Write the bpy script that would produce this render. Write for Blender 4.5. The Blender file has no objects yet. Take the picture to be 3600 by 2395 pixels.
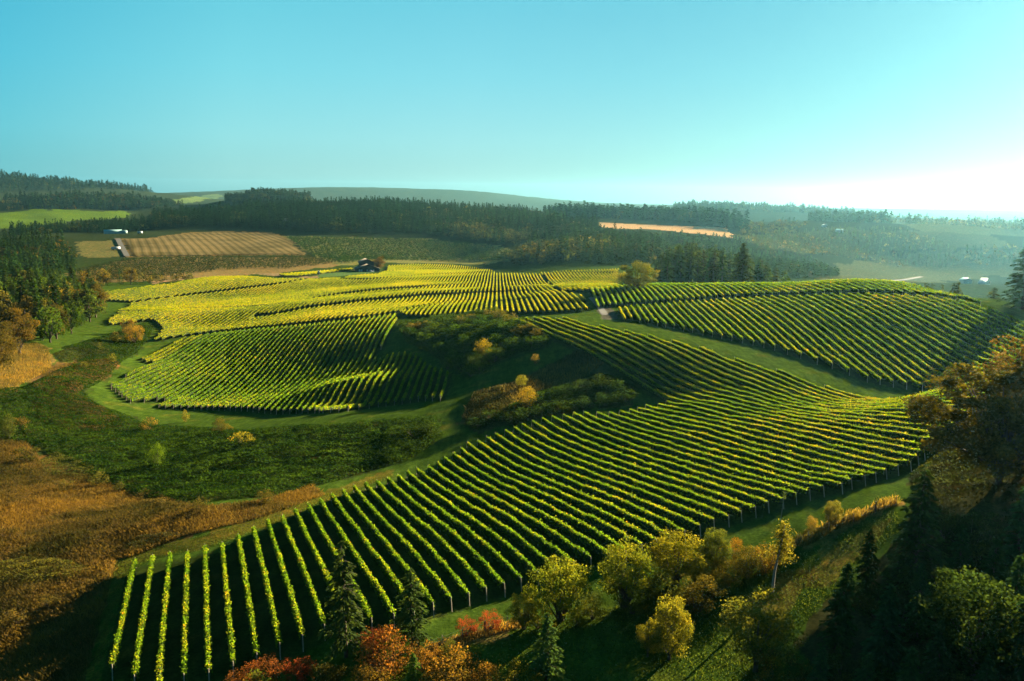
import bpy, math, random
import numpy as np
random.seed(7); RNG = np.random.default_rng(7)
rad = math.radians
# ---------------------------------------------------------------- camera geometry (photo pixels are 3600 x 2395)
F = 2995.0; PITCH = math.atan((1197.5 - 684) / F); ROLL = rad(.8); HC = 100.0   # camera height above z = 0
DB = 1.5274
def rays(X, Y):
    X = np.asarray(X, float); Y = np.asarray(Y, float)
    u = (X - 1800) / F; v = (Y - 1197.5) / F
    u, v = u * math.cos(ROLL) + v * math.sin(ROLL), -u * math.sin(ROLL) + v * math.cos(ROLL)
    return np.stack([u, math.cos(PITCH) - v * math.sin(PITCH), -math.sin(PITCH) - v * math.cos(PITCH)], -1)
def project(P):
    P = np.asarray(P, float); z = P[..., 2] - HC
    dep = P[..., 1] * math.cos(PITCH) - z * math.sin(PITCH); dep = np.maximum(dep, .1)
    u = P[..., 0] / dep; v = (-P[..., 1] * math.sin(PITCH) - z * math.cos(PITCH)) / dep
    a, b = u * math.cos(ROLL) - v * math.sin(ROLL), u * math.sin(ROLL) + v * math.cos(ROLL)
    return 1800 + F * a, 1197.5 + F * b
def on_plane(X, Y, phi, p):          # where the sight line of a pixel meets the upright plane of one vine row
    d = rays(X, Y); n = np.array([math.cos(rad(phi)), -math.sin(rad(phi))])
    return d * (p / (d[..., :2] @ n))
# ---------------------------------------------------------------- survey: points of the land, from row spacing (8 ft) and judged distances
ROW = 2.44
PH_N, PH_P, PH_R = -20.4, -1.08, 3.2
N_BOT = [(303,1510),(352,1535),(402,1555),(452,1535),(508,1525),(558,1509),(606,1490),(657,1468),(706,1451),(751,1428),(803,1421),(854,1415),(902,1406),(951,1391),(992,1380),(1036,1368),(1076,1357),(1117,1345),(1162,1336),(1197,1323),(1236,1310),(1277,1299),(1317,1288),(1357,1276),(1397,1270),(1438,1258),(1476,1247),(1510,1236),(1544,1223),(1574,1215),(1612,1202),(1642,1190),(1671,1181),(1700,1171),(1738,1160),(1764,1150),(1798,1141),(1829,1131),(1861,1122),(1889,1115),(1930,1109),(1955,1098),(1984,1091),(2010,1083),(2033,1076),(2059,1068),(2081,1061)]
N_TOP = [(345,1275),(383,1268),(418,1262),(460,1258),(493,1247),(527,1243),(560,1225),(592,1208),(622,1193),(652,1183),(680,1168),(708,1155),(735,1145),(763,1133),(790,1123),(811,1114),(842,1108),(868,1103),(890,1097),(915,1090),(937,1082),(957,1075),(985,1070),(1003,1063),(1022,1050),(1043,1039),(1060,1028),(1076,1015),(1101,1010),(1118,1002),(1140,994),(1163,988),(1184,980),(1203,972),(1226,966),(1251,959),(1275,954),(1300,951),(1325,947),(1351,944),(1375,946),(1396,947),(1421,944),(1450,940),(1467,936),(1487,930),(1514,928),(1532,922),(1182,730),(1207,730),(1231,727),(1254,726),(1280,729),(1305,727),(1383,746),(1438,757),(1493,766),(1553,779),(1614,795),(1697,820),(1793,847),(1923,883),(2064,913)]
TONGUE = [(1182,730),(1229,747),(1286,773),(1354,803),(1429,848),(1472,873),(1504,895),(1549,915),(1590,921),(1768,960)]
def tl(x0, y0, s, L): return [(x0 + x / s, y0 + y / s) for x, y in L]
P_FRONT = tl(1440, 900, 3.1013, [(170,635),(222,630),(275,620),(330,620),(385,615),(437,610),(490,610),(545,610),(603,605),(657,600),(715,600),(773,600),(832,590),(890,585),(950,588),(1015,590),(1075,590),(1140,590),(1205,590),(1270,585),(1330,580),(1398,585),(1467,585),(1530,580),(1595,580),(1665,580),(1735,580),(1800,570),(1862,560),(1930,550),(1998,550)])   # rows -14 .. 16
B_BOT = tl(900, 1060, 3.92, [(2250,1290),(2137,1310),(2028,1330),(1917,1340),(1800,1360),(1690,1370),(1577,1390),(1470,1405),(1360,1415),(1250,1430),(1135,1440),(1033,1445),(932,1450),(832,1455),(738,1460),(648,1460),(555,1465),(478,1465),(390,1470),(300,1475),(213,1465),(130,1460),(40,1450)])
B_LONG = tl(900, 1060, 3.92, [(1945,200),(1800,420),(1720,600),(1630,800),(1480,1000),(1300,1200),(1100,1400)])
R_BOT = tl(2100, 980, 3.367, [(238,440),(335,470),(435,460),(530,480),(628,495),(725,520),(832,535),(935,550),(1042,580),(1157,595),(1277,625),(1398,645),(1500,665),(1620,690),(1745,715),(1877,740),(2012,770),(2138,800),(2278,845)]) + tl(2800, 980, 2.9463, [(83,780),(243,840),(407,885),(585,950),(768,1020),(903,1045),(1036,1070),(1173,1090),(1330,1110),(1493,1120)])
R_TOP = tl(2100, 980, 3.367, [(190,330),(258,330),(330,320),(395,315),(472,305),(545,298),(615,295),(685,285),(758,280),(828,270),(900,265),(975,262),(1050,255),(1115,250),(1190,250),(1260,240),(1340,240),(1410,232),(1478,228),(1545,225),(1620,220),(1690,212),(1755,208),(1830,205)])
pN = lambda k: ROW * (k - 4.3)
pB = lambda k: ROW * (-6.3 - k)
B_TOP = [(1345,1249),(1362,1245),(1380,1240),(1402,1235),(1426,1234),(1447,1237),(1465,1240),(1480,1256),(1495,1271),(1514,1279),(1531,1287),(1552,1292),(1574,1300)]   # rows 12 .. 0
pR = lambda k: ROW * (k + 8.5)
SURVEY = []
def sv(P, h=1.9):
    P = np.atleast_2d(P)
    for p in P: SURVEY.append((math.atan2(p[0], p[1]), math.log(math.hypot(p[0], p[1])), -p[2] + h))
for k in range(11, 47, 2): sv(on_plane(N_BOT[k][0] * DB, N_BOT[k][1] * DB, PH_N, pN(k)))
for k in list(range(10, 48, 3)) + list(range(48, 63, 2)): sv(on_plane(N_TOP[k][0] * DB, N_TOP[k][1] * DB, PH_N, pN(k)))
for q in TONGUE[1:]: sv(on_plane(q[0] * DB, q[1] * DB, PH_N, pN(48)))
for k, q in zip(range(-14, 17), P_FRONT):
    if abs(k) > 4 and k % 3 == 0: sv(on_plane(*q, PH_P, ROW * k))
for k, q in enumerate(B_BOT):
    if k % 3 == 1: sv(on_plane(*q, PH_P, pB(k + 3)))
for k, q in zip(range(12, -1, -1), B_TOP):
    if k % 3 == 0: sv(on_plane(*q, PH_P, pB(k)))
for q in B_LONG: sv(on_plane(*q, PH_P, pB(13)))
for k, q in enumerate(R_BOT):
    if k % 3 == 0: sv(on_plane(*q, PH_R, pR(k)))
for k, q in enumerate(R_TOP):
    if k % 3 == 0: sv(on_plane(*q, PH_R, pR(k)))
# (photo x, photo y, judged horizontal distance)
for X, Y, r in [(463,2306,99),(527,1947,137),(200,2350,103),(30,2350,112),(300,2100,124),(60,2000,150),(100,1750,195),(400,1750,190),(700,1790,153),
    (430,1600,232),(900,1600,203),(1400,1580,190),(100,1500,270),(300,1350,330),(60,1250,370),(400,1250,385),(386,1355,340),(560,1425,316),(520,1270,390),(530,1170,455),
    (350,1130,490),(545,1130,500),(380,1060,600),(360,1022,650),(640,1045,640),(600,1090,555),(742,1159,472),(960,1139,455),(1200,1115,438),(900,1076,560),(1200,1035,590),
    (1440,1010,600),(1746,1039,526),(1746,993,665),(1746,958,800),(1500,960,800),(1300,975,740),(1120,985,730),(960,1000,690),(870,970,790),(691,975,770),
    (1440,924,960),(1600,928,970),(1720,948,930),(1270,955,830),(1100,958,810),(1856,1042,480),(1969,1029,455),(2117,1022,430),(2189,1018,420),(2400,1012,410),(2600,1006,400),
    (2800,1005,390),(3037,1007,388),(3275,1023,368),(3460,1046,342),(3520,1085,303),(3357,1046,345),(1969,1014,500),(2085,1008,525),(2000,955,700),(2175,941,740),(1900,958,760),(2200,1010,505),
    (2900,980,1300),(3200,920,1700),(3500,1000,1150),(3580,900,1800),(2700,900,1400),(2500,880,1300),(3050,780,2100),(2950,800,1900),(3300,792,2200),(3560,800,2300),
    (2580,832,1500),(2300,810,1600),(2020,785,1750),(2100,860,1150),(2250,930,850),(2050,900,900),(1850,905,980),(2100,762,2000),(2700,742,3500),(2400,735,3400),
    (3150,770,3000),(3400,780,3000),(3600,786,3000),(700,925,950),(400,930,980),(1300,905,1080),(1650,925,1080),(1780,880,1150),(1500,840,1300),(1050,860,1200),(700,890,1100),
    (450,890,1100),(450,825,1400),(900,818,1450),(1100,815,1450),(1250,830,1350),(900,745,1900),(1300,733,2000),(1500,737,2000),(1650,754,1900),(600,778,1750),(300,815,1600),
    (100,830,1400),(1700,790,1500),(1850,790,1500),(130,760,2200),(300,735,2400),(450,755,2350),(400,695,3200),(100,705,3200),(600,725,3100),(0,625,5000),(200,645,5000),(440,668,5200),
    (600,700,4500),(600,682,8000),(1000,666,8200),(1200,661,8200),(1400,667,8200),(1600,668,8200),(1760,681,8200),(1950,706,8000),(2400,722,8000),(3200,740,8000),(800,674,8200),(960,685,2800),(860,700,2800),(1060,700,2800),
    (3560,1300,200),
    (1500,1500,205),(1700,1350,238),(1950,1370,222),(1500,1250,318),(1250,1340,285)]:
    d = rays(X, Y); t = r / math.hypot(d[0], d[1]); sv(d * t, 0)
for X, Y, D in [(2902,1909,43.5),(2711,2092,45.5),(3498,1695,38),(3223,2016,42),(2400,2330,47.5),(3000,2380,44.5),(3550,2380,41),(1700,2370,48.5),(1100,2390,50),(2100,2200,47.5),(3100,1790,41.2)]:
    d = rays(X, Y); sv(d * (D / -d[2]), 0)
# land that stays out of sight behind the crests: (photo x, distance, drop)
for X, r, D in [(2350,520,56),(2600,520,57),(2600,700,76),(2900,520,72),(2900,700,96),(3200,450,62),(3200,650,96),(3450,400,58),(3450,600,95),(2350,700,66),(900,2300,62),(1300,2400,62),(600,2050,76),(1500,2400,65),
    (2100,2500,75),(2700,2500,90),(3200,2600,95),(2700,4500,95),(3300,3700,100),(300,2750,80),(500,3900,95),(960,3400,90),(1600,4000,95),(100,3900,90),(1200,6000,110),(2000,6000,110),(3000,6000,110),(200,6500,90),
    (500,10000,60),(1300,10000,-40),(2000,10000,95),(3100,10000,95)]:
    d = rays(X, 1000.); SURVEY.append((math.atan2(d[0], d[1]), math.log(r), D))
for th, L in [(-50, [(20,50),(60,50),(120,55),(300,65),(800,75),(2000,60),(5000,20),(10000,40)]), (50, [(20,50),(60,46),(120,36),(300,45),(800,100),(2000,90),(5000,90),(10000,80)]),
              (0, [(12,49),(30,48),(55,48)]), (-25,[(40,50)]), (25,[(45,47)])]:
    for r, D in L: SURVEY.append((rad(th), math.log(r), D))
SURVEY = np.array(SURVEY)
class TPS:
    def __init__(s, Q, z, lam):
        s.Q = Q; n = len(Q); d2 = ((Q[:, None] - Q[None]) ** 2).sum(-1)
        K = .5 * d2 * np.log(d2 + 1e-12) + lam * np.eye(n)
        Pm = np.c_[np.ones(n), Q]; Aa = np.zeros((n + 3, n + 3)); Aa[:n, :n] = K; Aa[:n, n:] = Pm; Aa[n:, :n] = Pm.T
        s.w = np.linalg.solve(Aa, np.r_[z, 0, 0, 0])
    def __call__(s, q):
        out = np.empty(len(q))
        for i in range(0, len(q), 20000):
            b = q[i:i + 20000]; d2 = ((b[:, None, :] - s.Q[None]) ** 2).sum(-1)
            out[i:i + 20000] = (.5 * d2 * np.log(d2 + 1e-12)) @ s.w[:-3] + s.w[-3] + b @ s.w[-2:]
        return out
TPSF = TPS(SURVEY[:, :2], SURVEY[:, 2], 2e-4)
LR0, LR1 = math.log(8.), math.log(10000.)
NTH, NR = 420, 520
TH = np.linspace(rad(-50), rad(50), NTH); LR = np.linspace(LR0, LR1, NR)
_g = np.stack(np.meshgrid(TH[::3], LR[::3], indexing='ij'), -1)
_c = TPSF(_g.reshape(-1, 2)).reshape(_g.shape[:2])
def bil(G, a, b):                # bilinear look-up in grid index units
    a = np.clip(a, 0, G.shape[0] - 1.001); b = np.clip(b, 0, G.shape[1] - 1.001)
    i = a.astype(int); j = b.astype(int); a = a - i; b = b - j
    return (G[i, j] * (1 - a) + G[i + 1, j] * a) * (1 - b) + (G[i, j + 1] * (1 - a) + G[i + 1, j + 1] * a) * b
def lattice(x, y, seed):         # smooth value noise in [-1, 1]
    xi = np.floor(x).astype(np.int64); yi = np.floor(y).astype(np.int64); fx = x - xi; fy = y - yi
    fx = fx * fx * (3 - 2 * fx); fy = fy * fy * (3 - 2 * fy)
    def hsh(a, b):
        n = (a * 374761393 + b * 668265263 + seed * 1442695041) & 0xffffffff
        n = ((n ^ (n >> 13)) * 1274126177) & 0xffffffff
        return ((n ^ (n >> 16)) & 0xffff) / 32767.5 - 1
    return (hsh(xi, yi) * (1 - fx) + hsh(xi + 1, yi) * fx) * (1 - fy) + (hsh(xi, yi + 1) * (1 - fx) + hsh(xi + 1, yi + 1) * fx) * fy
def drop(x, y):
    th = np.arctan2(x, y); lr = np.log(np.hypot(x, y) + 1e-6)
    return bil(_c, (th - TH[0]) / (TH[1] - TH[0]) / 3, (lr - LR0) / (LR[1] - LR[0]) / 3)
SWELLS = []                     # (plan polyline, height, half width): gentle swells the row spacing alone cannot show
def swell(x, y):
    out = np.zeros(np.shape(x))
    for L, h, w in SWELLS:
        m = (x > L[:, 0].min() - 4 * w) & (x < L[:, 0].max() + 4 * w) & (y > L[:, 1].min() - 4 * w) & (y < L[:, 1].max() + 4 * w)
        if not np.any(m): continue
        xm, ym = x[m], y[m]; d2 = np.full(xm.shape, 1e12)
        for a, b in zip(L[:-1], L[1:]):
            e = b - a; t = np.clip(((xm - a[0]) * e[0] + (ym - a[1]) * e[1]) / (e @ e), 0, 1); d2 = np.minimum(d2, (xm - a[0] - e[0] * t) ** 2 + (ym - a[1] - e[1] * t) ** 2)
        out[m] += h * np.exp(-d2 / (2 * w * w))
    return out
def ground(x, y):
    x = np.asarray(x, float); y = np.asarray(y, float)
    r = np.hypot(x, y)
    return HC - drop(x, y) + swell(x, y) + lattice(x / 11, y / 11, 3) * .10 + lattice(x / 60, y / 60, 4) * np.clip((r - 900) / 1500, 0, 1) * 4
def hit(X, Y, h=0., rmax=9000.):       # where the sight line of a photo pixel meets the land (h metres above it)
    X = np.atleast_1d(np.asarray(X, float)); Y = np.atleast_1d(np.asarray(Y, float)); d = rays(X, Y)
    hn = np.hypot(d[:, 0], d[:, 1]); out = np.full((len(X), 3), np.nan); done = np.zeros(len(X), bool)
    rs = np.exp(np.linspace(math.log(40.), math.log(rmax), 760)); last = np.full(len(X), rs[0])
    for r in rs:
        live = np.flatnonzero(~done); p = d[live] * (r / hn[live])[:, None]; below = np.zeros(len(X), bool); below[live] = HC + p[:, 2] <= ground(p[:, 0], p[:, 1]) + h
        if below.any():
            lo = last[below].copy(); hi = np.full(below.sum(), r); dd = d[below]; hb = hn[below]
            for _ in range(18):
                m = (lo + hi) / 2; q = dd * (m / hb)[:, None]; b = HC + q[:, 2] <= ground(q[:, 0], q[:, 1]) + h
                hi = np.where(b, m, hi); lo = np.where(b, lo, m)
            q = dd * (hi / hb)[:, None]; q[:, 2] = ground(q[:, 0], q[:, 1]); out[below] = q; done |= below
        last[~done] = r
        if done.all(): break
    return out
_sw = [([(590,1120),(760,1116),(950,1098),(1200,1068),(1480,1041),(1740,1031)], 2.3, 20.), ([(430,1040),(700,1008),(950,988),(1090,978)], 2.0, 22.), ([(560,1076),(800,1050),(1000,1026),(1250,1005)], -1.6, 20.), ([(1250,988),(1450,985),(1700,978)], 1.2, 20.), ([(1300,1040),(1500,1022),(1740,1012)], -1.2, 18.)]
SWELLS = [(hit(*np.array(L, float).T)[:, :2], h, w) for L, h, w in _sw]
# ---------------------------------------------------------------- scene helpers
SC = bpy.context.scene; COL = SC.collection
def link(o, parent=None):
    COL.objects.link(o)
    if parent is not None: o.parent = parent
    return o
def tag(o, label=None, cat=None, group=None, kind=None):
    if label: o['label'] = label
    if cat: o['category'] = cat
    if group: o['group'] = group
    if kind: o['kind'] = kind
    return o
def empty(name, loc=(0, 0, 0), rz=0., sc=1.):
    o = bpy.data.objects.new(name, None); o.empty_display_size = .5; link(o)
    o.location = loc; o.rotation_euler = (0, 0, rz); o.scale = (sc,) * 3 if not hasattr(sc, '__len__') else sc
    return o
class MB:                         # collects polygons, then becomes one mesh
    def __init__(s): s.V = []; s.F = []; s.n = 0; s.T = []; s.C = []; s.M = []
    def add(s, V, Fc, tint=None, col=None, mat=0):
        V = np.asarray(V, np.float32); Fc = np.asarray(Fc, np.int64)
        s.V.append(V); s.F.append(Fc + s.n); s.n += len(V)
        s.T.append(np.full(len(V), .5, np.float32) if tint is None else np.broadcast_to(np.asarray(tint, np.float32), (len(V),)))
        s.C.append(np.ones((len(V), 3), np.float32) if col is None else np.broadcast_to(np.asarray(col, np.float32), (len(V), 3)))
        s.M.append(np.full(len(Fc), mat, np.int32))
    def mesh(s, name, mats, smooth=False, tint=False, col=False):
        me = bpy.data.meshes.new(name)
        V = np.concatenate(s.V); nf = sum(len(f) for f in s.F)
        lv = np.concatenate([f.ravel() for f in s.F]); cnt = np.concatenate([np.full(len(f), f.shape[1], np.int64) for f in s.F])
        me.vertices.add(len(V)); me.vertices.foreach_set('co', V.ravel())
        me.loops.add(len(lv)); me.loops.foreach_set('vertex_index', lv.astype(np.int32))
        me.polygons.add(nf); me.polygons.foreach_set('loop_start', np.r_[0, np.cumsum(cnt)[:-1]].astype(np.int32))
        me.polygons.foreach_set('material_index', np.concatenate(s.M))
        if smooth: me.polygons.foreach_set('use_smooth', np.ones(nf, bool))
        if tint:
            a = me.attributes.new('tint', 'FLOAT', 'POINT'); a.data.foreach_set('value', np.concatenate(s.T))
        if col:
            a = me.attributes.new('tone', 'FLOAT_COLOR', 'POINT'); c = np.concatenate(s.C)
            a.data.foreach_set('color', np.c_[c, np.ones(len(c))].astype(np.float32).ravel())
        me.update(calc_edges=True)
        for m in (mats if isinstance(mats, (list, tuple)) else [mats]): me.materials.append(m)
        return me
    def obj(s, name, mats, parent=None, **k):
        return link(bpy.data.objects.new(name, s.mesh(name, mats, **k)), parent)
    def leaves(s, Cn, a, b, tint=None, col=None, up=0., mat=0, rng=RNG):   # diamond leaves at Cn with half length a, half width b
        n = len(Cn); N = rng.normal(size=(n, 3)); N[:, 2] = np.abs(N[:, 2]) * (1 + up * 3) ; N /= np.linalg.norm(N, axis=1)[:, None]
        U = rng.normal(size=(n, 3)); U -= (U * N).sum(1)[:, None] * N; U /= np.linalg.norm(U, axis=1)[:, None] + 1e-9
        W = np.cross(N, U); a = np.broadcast_to(a, (n,))[:, None]; b = np.broadcast_to(b, (n,))[:, None]
        V = np.stack([Cn - U * a, Cn - W * b + N * b * .25, Cn + U * a, Cn + W * b + N * b * .25], 1).reshape(-1, 3)
        Fq = np.arange(4 * n).reshape(n, 4)
        s.add(V, Fq, None if tint is None else np.repeat(np.broadcast_to(tint, (n,)), 4), None if col is None else np.repeat(np.broadcast_to(col, (n, 3)), 4, 0), mat)
    def tube(s, P, R, sides=6, mat=0, cap=True, tint=None, col=None):
        P = np.asarray(P, float); n = len(P); R = np.broadcast_to(R, (n,))
        T = np.gradient(P, axis=0); T /= np.linalg.norm(T, axis=1)[:, None] + 1e-9
        ref = np.where(np.abs(T[:, 2:3]) > .9, [[1., 0, 0]], [[0, 0, 1.]])
        A = np.cross(T, ref); A /= np.linalg.norm(A, axis=1)[:, None] + 1e-9; B = np.cross(T, A)
        an = np.linspace(0, 2 * math.pi, sides, endpoint=False)
        V = (P[:, None] + (A[:, None] * np.cos(an)[None, :, None] + B[:, None] * np.sin(an)[None, :, None]) * R[:, None, None]).reshape(-1, 3)
        i = np.arange(n - 1)[:, None] * sides; j = np.arange(sides)[None]; k = (j + 1) % sides
        s.add(V, np.stack([i + j, i + k, i + sides + k, i + sides + j], -1).reshape(-1, 4), tint, col, mat)
        if cap:
            for e in (0, n - 1): s.add(V[e * sides:(e + 1) * sides], np.arange(sides)[None], tint, col, mat)
    def box(s, c, d, rz=0., mat=0, col=None):
        x, y, z = np.asarray(d, float) / 2
        V = np.array([(a * x, b * y, e * z) for e in (-1, 1) for a, b in ((-1, -1), (1, -1), (1, 1), (-1, 1))])
        ca, sa = math.cos(rz), math.sin(rz); V = np.c_[V[:, 0] * ca - V[:, 1] * sa, V[:, 0] * sa + V[:, 1] * ca, V[:, 2]] + np.asarray(c, float)
        s.add(V, [(3, 2, 1, 0), (4, 5, 6, 7), (0, 1, 5, 4), (1, 2, 6, 5), (2, 3, 7, 6), (3, 0, 4, 7)], None, col, mat)
# ---------------------------------------------------------------- materials
def nodes(name):
    m = bpy.data.materials.new(name); m.use_nodes = True; nt = m.node_tree; nt.nodes.clear()
    return m, nt, lambda t, **k: _mk(nt, t, k)
def _mk(nt, t, k):
    n = nt.nodes.new(t)
    for a, v in k.items(): setattr(n, a, v)
    return n
def lk(nt, a, b): nt.links.new(a, b)
def mixrgb(nt, mode, fac, a, b):
    n = nt.nodes.new('ShaderNodeMix'); n.data_type = 'RGBA'; n.blend_type = mode
    for s, v in ((n.inputs['Factor'], fac), (n.inputs['A'], a), (n.inputs['B'], b)):
        if hasattr(v, 'is_linked') or hasattr(v, 'links'): nt.links.new(v, s)
        elif isinstance(v, (int, float)): s.default_value = v
        else: s.default_value = (*v, 1) if len(v) == 3 else v
    return n.outputs['Result']
def ramp(nt, fac, stops):
    n = nt.nodes.new('ShaderNodeValToRGB'); e = n.color_ramp.elements
    while len(e) < len(stops): e.new(.5)
    for q, (p, c) in zip(e, stops): q.position = p; q.color = (*c, 1) if len(c) == 3 else c
    nt.links.new(fac, n.inputs['Fac']); return n.outputs['Color']
def noise(nt, scale, detail=3, coord=None):
    n = nt.nodes.new('ShaderNodeTexNoise'); n.inputs['Scale'].default_value = scale; n.inputs['Detail'].default_value = detail
    if coord is not None: nt.links.new(coord, n.inputs['Vector'])
    return n.outputs['Fac']
def leaf_material(name, source, trans=.42, stops=None, tcol=(1.5, 1.45, .8), gloss=.0):
    """foliage: colour from `source` ('object' colour, 'tone' attribute or a ramp over the leaf's own tint), partly translucent"""
    m, nt, N = nodes(name)
    at = N('ShaderNodeAttribute', attribute_name='tint').outputs['Fac']
    if source == 'ramp': c = ramp(nt, at, stops)
    else:
        base = N('ShaderNodeObjectInfo').outputs['Color'] if source == 'object' else N('ShaderNodeAttribute', attribute_name='tone').outputs['Color']
        c = mixrgb(nt, 'MULTIPLY', 1., base, ramp(nt, at, [(0, (.34, .48, .45)), (.5, (1, 1, 1)), (1, (1.9, 1.55, 1.0))]))
    d = N('ShaderNodeBsdfDiffuse'); t = N('ShaderNodeBsdfTranslucent'); mx = N('ShaderNodeMixShader'); mx.inputs[0].default_value = trans
    lk(nt, c, d.inputs['Color']); lk(nt, mixrgb(nt, 'MULTIPLY', 1., c, tcol), t.inputs['Color'])
    lk(nt, d.outputs[0], mx.inputs[1]); lk(nt, t.outputs[0], mx.inputs[2]); out = mx.outputs[0]
    if gloss:
        g = N('ShaderNodeBsdfGlossy'); g.inputs['Roughness'].default_value = .45; g.inputs['Color'].default_value = (1, 1, .9, 1)
        m2 = N('ShaderNodeMixShader'); m2.inputs[0].default_value = gloss; lk(nt, out, m2.inputs[1]); lk(nt, g.outputs[0], m2.inputs[2]); out = m2.outputs[0]
    lk(nt, out, N('ShaderNodeOutputMaterial').inputs['Surface'])
    return m
def plain(name, c, rough=.8, vary=.25, scale=6., metal=0.):
    m, nt, N = nodes(name); b = N('ShaderNodeBsdfPrincipled'); tc = N('ShaderNodeTexCoord').outputs['Object']
    f = noise(nt, scale, 4, tc)
    lk(nt, mixrgb(nt, 'MULTIPLY', 1., c, ramp(nt, f, [(.3, (1 - vary,) * 3), (.7, (1 + vary,) * 3)])), b.inputs['Base Color'])
    b.inputs['Roughness'].default_value = rough; b.inputs['Specular IOR Level'].default_value = .5 if rough < .7 else .06; b.inputs['Metallic'].default_value = metal
    lk(nt, b.outputs[0], N('ShaderNodeOutputMaterial').inputs['Surface']); return m
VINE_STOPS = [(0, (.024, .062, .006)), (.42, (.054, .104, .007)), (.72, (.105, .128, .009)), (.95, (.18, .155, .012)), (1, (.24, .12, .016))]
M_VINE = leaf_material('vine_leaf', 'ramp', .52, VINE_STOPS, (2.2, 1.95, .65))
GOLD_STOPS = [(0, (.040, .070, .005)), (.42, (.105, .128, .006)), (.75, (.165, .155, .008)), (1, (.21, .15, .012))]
M_GOLD = leaf_material('yellow_vine_leaf', 'ramp', .52, GOLD_STOPS, (2.2, 1.9, .6))  # yellower leaf ramp for the plateau, bowl, strip and merged far rows
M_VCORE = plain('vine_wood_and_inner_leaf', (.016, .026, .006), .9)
M_LEAF = leaf_material('tree_leaf', 'object', .38, None, (1.5, 1.5, .6))
M_WOODLEAF = leaf_material('wood_leaf', 'tone', .30, None, (1.5, 1.35, .75))
M_BARK = plain('bark', (.055, .042, .030), .95, .4, 14)
M_PALEBARK = plain('pale_bark', (.16, .14, .115), .95, .35, 14)
M_POST = plain('weathered_post', (.20, .165, .125), .9, .3, 9)
M_WIRE = plain('fence_wire', (.18, .17, .16), .5, .1, 3, .8)
def ground_material():
    m, nt, N = nodes('ground_cover'); b = N('ShaderNodeBsdfDiffuse')
    tc = N('ShaderNodeTexCoord').outputs['Object']; col = N('ShaderNodeAttribute', attribute_name='tone').outputs['Color']
    v1 = ramp(nt, noise(nt, .35, 6, tc), [(.25, (.6, .62, .55)), (.5, (1, 1, 1)), (.75, (1.45, 1.35, 1.1))])
    v2 = ramp(nt, noise(nt, 2.6, 5, tc), [(.3, (.55, .6, .5)), (.7, (1.4, 1.35, 1.2))])
    mp = N('ShaderNodeMapping'); mp.inputs['Rotation'].default_value = (0, 0, rad(24)); mp.inputs['Scale'].default_value = (1, .16, 1); lk(nt, tc, mp.inputs['Vector'])
    v3 = ramp(nt, noise(nt, .9, 3, mp.outputs[0]), [(.35, (.72, .76, .7)), (.65, (1.25, 1.2, 1.1))])
    c = mixrgb(nt, 'MULTIPLY', 1., mixrgb(nt, 'MULTIPLY', .9, col, v1), v2); c = mixrgb(nt, 'MULTIPLY', .8, c, v3)
    dry = nt.nodes.new('ShaderNodeMapRange'); dry.inputs['From Min'].default_value = .56; dry.inputs['From Max'].default_value = .74; dry.inputs['To Max'].default_value = .75; lk(nt, noise(nt, .16, 8, tc), dry.inputs['Value'])
    c = mixrgb(nt, 'MIX', dry.outputs['Result'], c, mixrgb(nt, 'MULTIPLY', 1., c, (2.3, 1.25, 1.4)))
    lk(nt, c, b.inputs['Color'])
    bp = N('ShaderNodeBump'); bp.inputs['Strength'].default_value = .7; bp.inputs['Distance'].default_value = .12
    lk(nt, noise(nt, 7., 8, tc), bp.inputs['Height']); lk(nt, bp.outputs[0], b.inputs['Normal'])
    lk(nt, b.outputs[0], N('ShaderNodeOutputMaterial').inputs['Surface']); return m
M_GROUND = ground_material()
# ---------------------------------------------------------------- polygons of the photo carried onto the land
def inside(x, y, poly):
    r = np.zeros(x.shape, bool); px, py = poly[:, 0], poly[:, 1]; qx, qy = np.roll(px, -1), np.roll(py, -1)
    bb = (x >= px.min()) & (x <= px.max()) & (y >= py.min()) & (y <= py.max()); xi = x[bb]; yi = y[bb]; ri = np.zeros(xi.shape, bool)
    for a, b, c, d in zip(px, py, qx, qy):
        if b == d: continue
        k = (b > yi) != (d > yi); ri ^= k & (xi < (c - a) * (yi - b) / (d - b) + a)
    r[bb] = ri; return r
def subdiv(L, step=25, closed=True):
    out = []; n = len(L)
    for i in range(n if closed else n - 1):
        (a, b), (c, d) = L[i], L[(i + 1) % n]; m = max(1, int(math.hypot(c - a, d - b) / step))
        out += [(a + (c - a) * j / m, b + (d - b) * j / m) for j in range(m)]
    if not closed: out.append(L[-1])
    return out
def plan(L, h=0., closed=True, step=25):
    q = np.array(subdiv(L, step, closed)); P = hit(q[:, 0], q[:, 1], h); return P[~np.isnan(P[:, 0])]
D_ = lambda L: [(x * DB, y * DB) for x, y in L]
def spot(X, Y): return hit(X, Y)[0]
def polar(X, r):
    d = rays(X, 900.); t = r / math.hypot(d[0], d[1]); x, y = d[0] * t, d[1] * t; return np.array([x, y, float(ground(x, y))])
def height_to(P, X, Ytop):
    d = rays(X, Ytop); t = math.hypot(P[0], P[1]) / math.hypot(d[0], d[1]); return HC + d[2] * t - P[2]
def scatter(poly, spacing, rng=RNG, jitter=.48):      # jittered grid of points inside a plan polygon
    x0, y0 = poly[:, :2].min(0); x1, y1 = poly[:, :2].max(0)
    gx, gy = np.meshgrid(np.arange(x0, x1, spacing), np.arange(y0, y1, spacing)); gx = gx.ravel() + rng.uniform(-jitter, jitter, gx.size) * spacing; gy = gy.ravel() + rng.uniform(-jitter, jitter, gy.size) * spacing
    k = inside(gx, gy, poly[:, :2]); return gx[k], gy[k]
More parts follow.
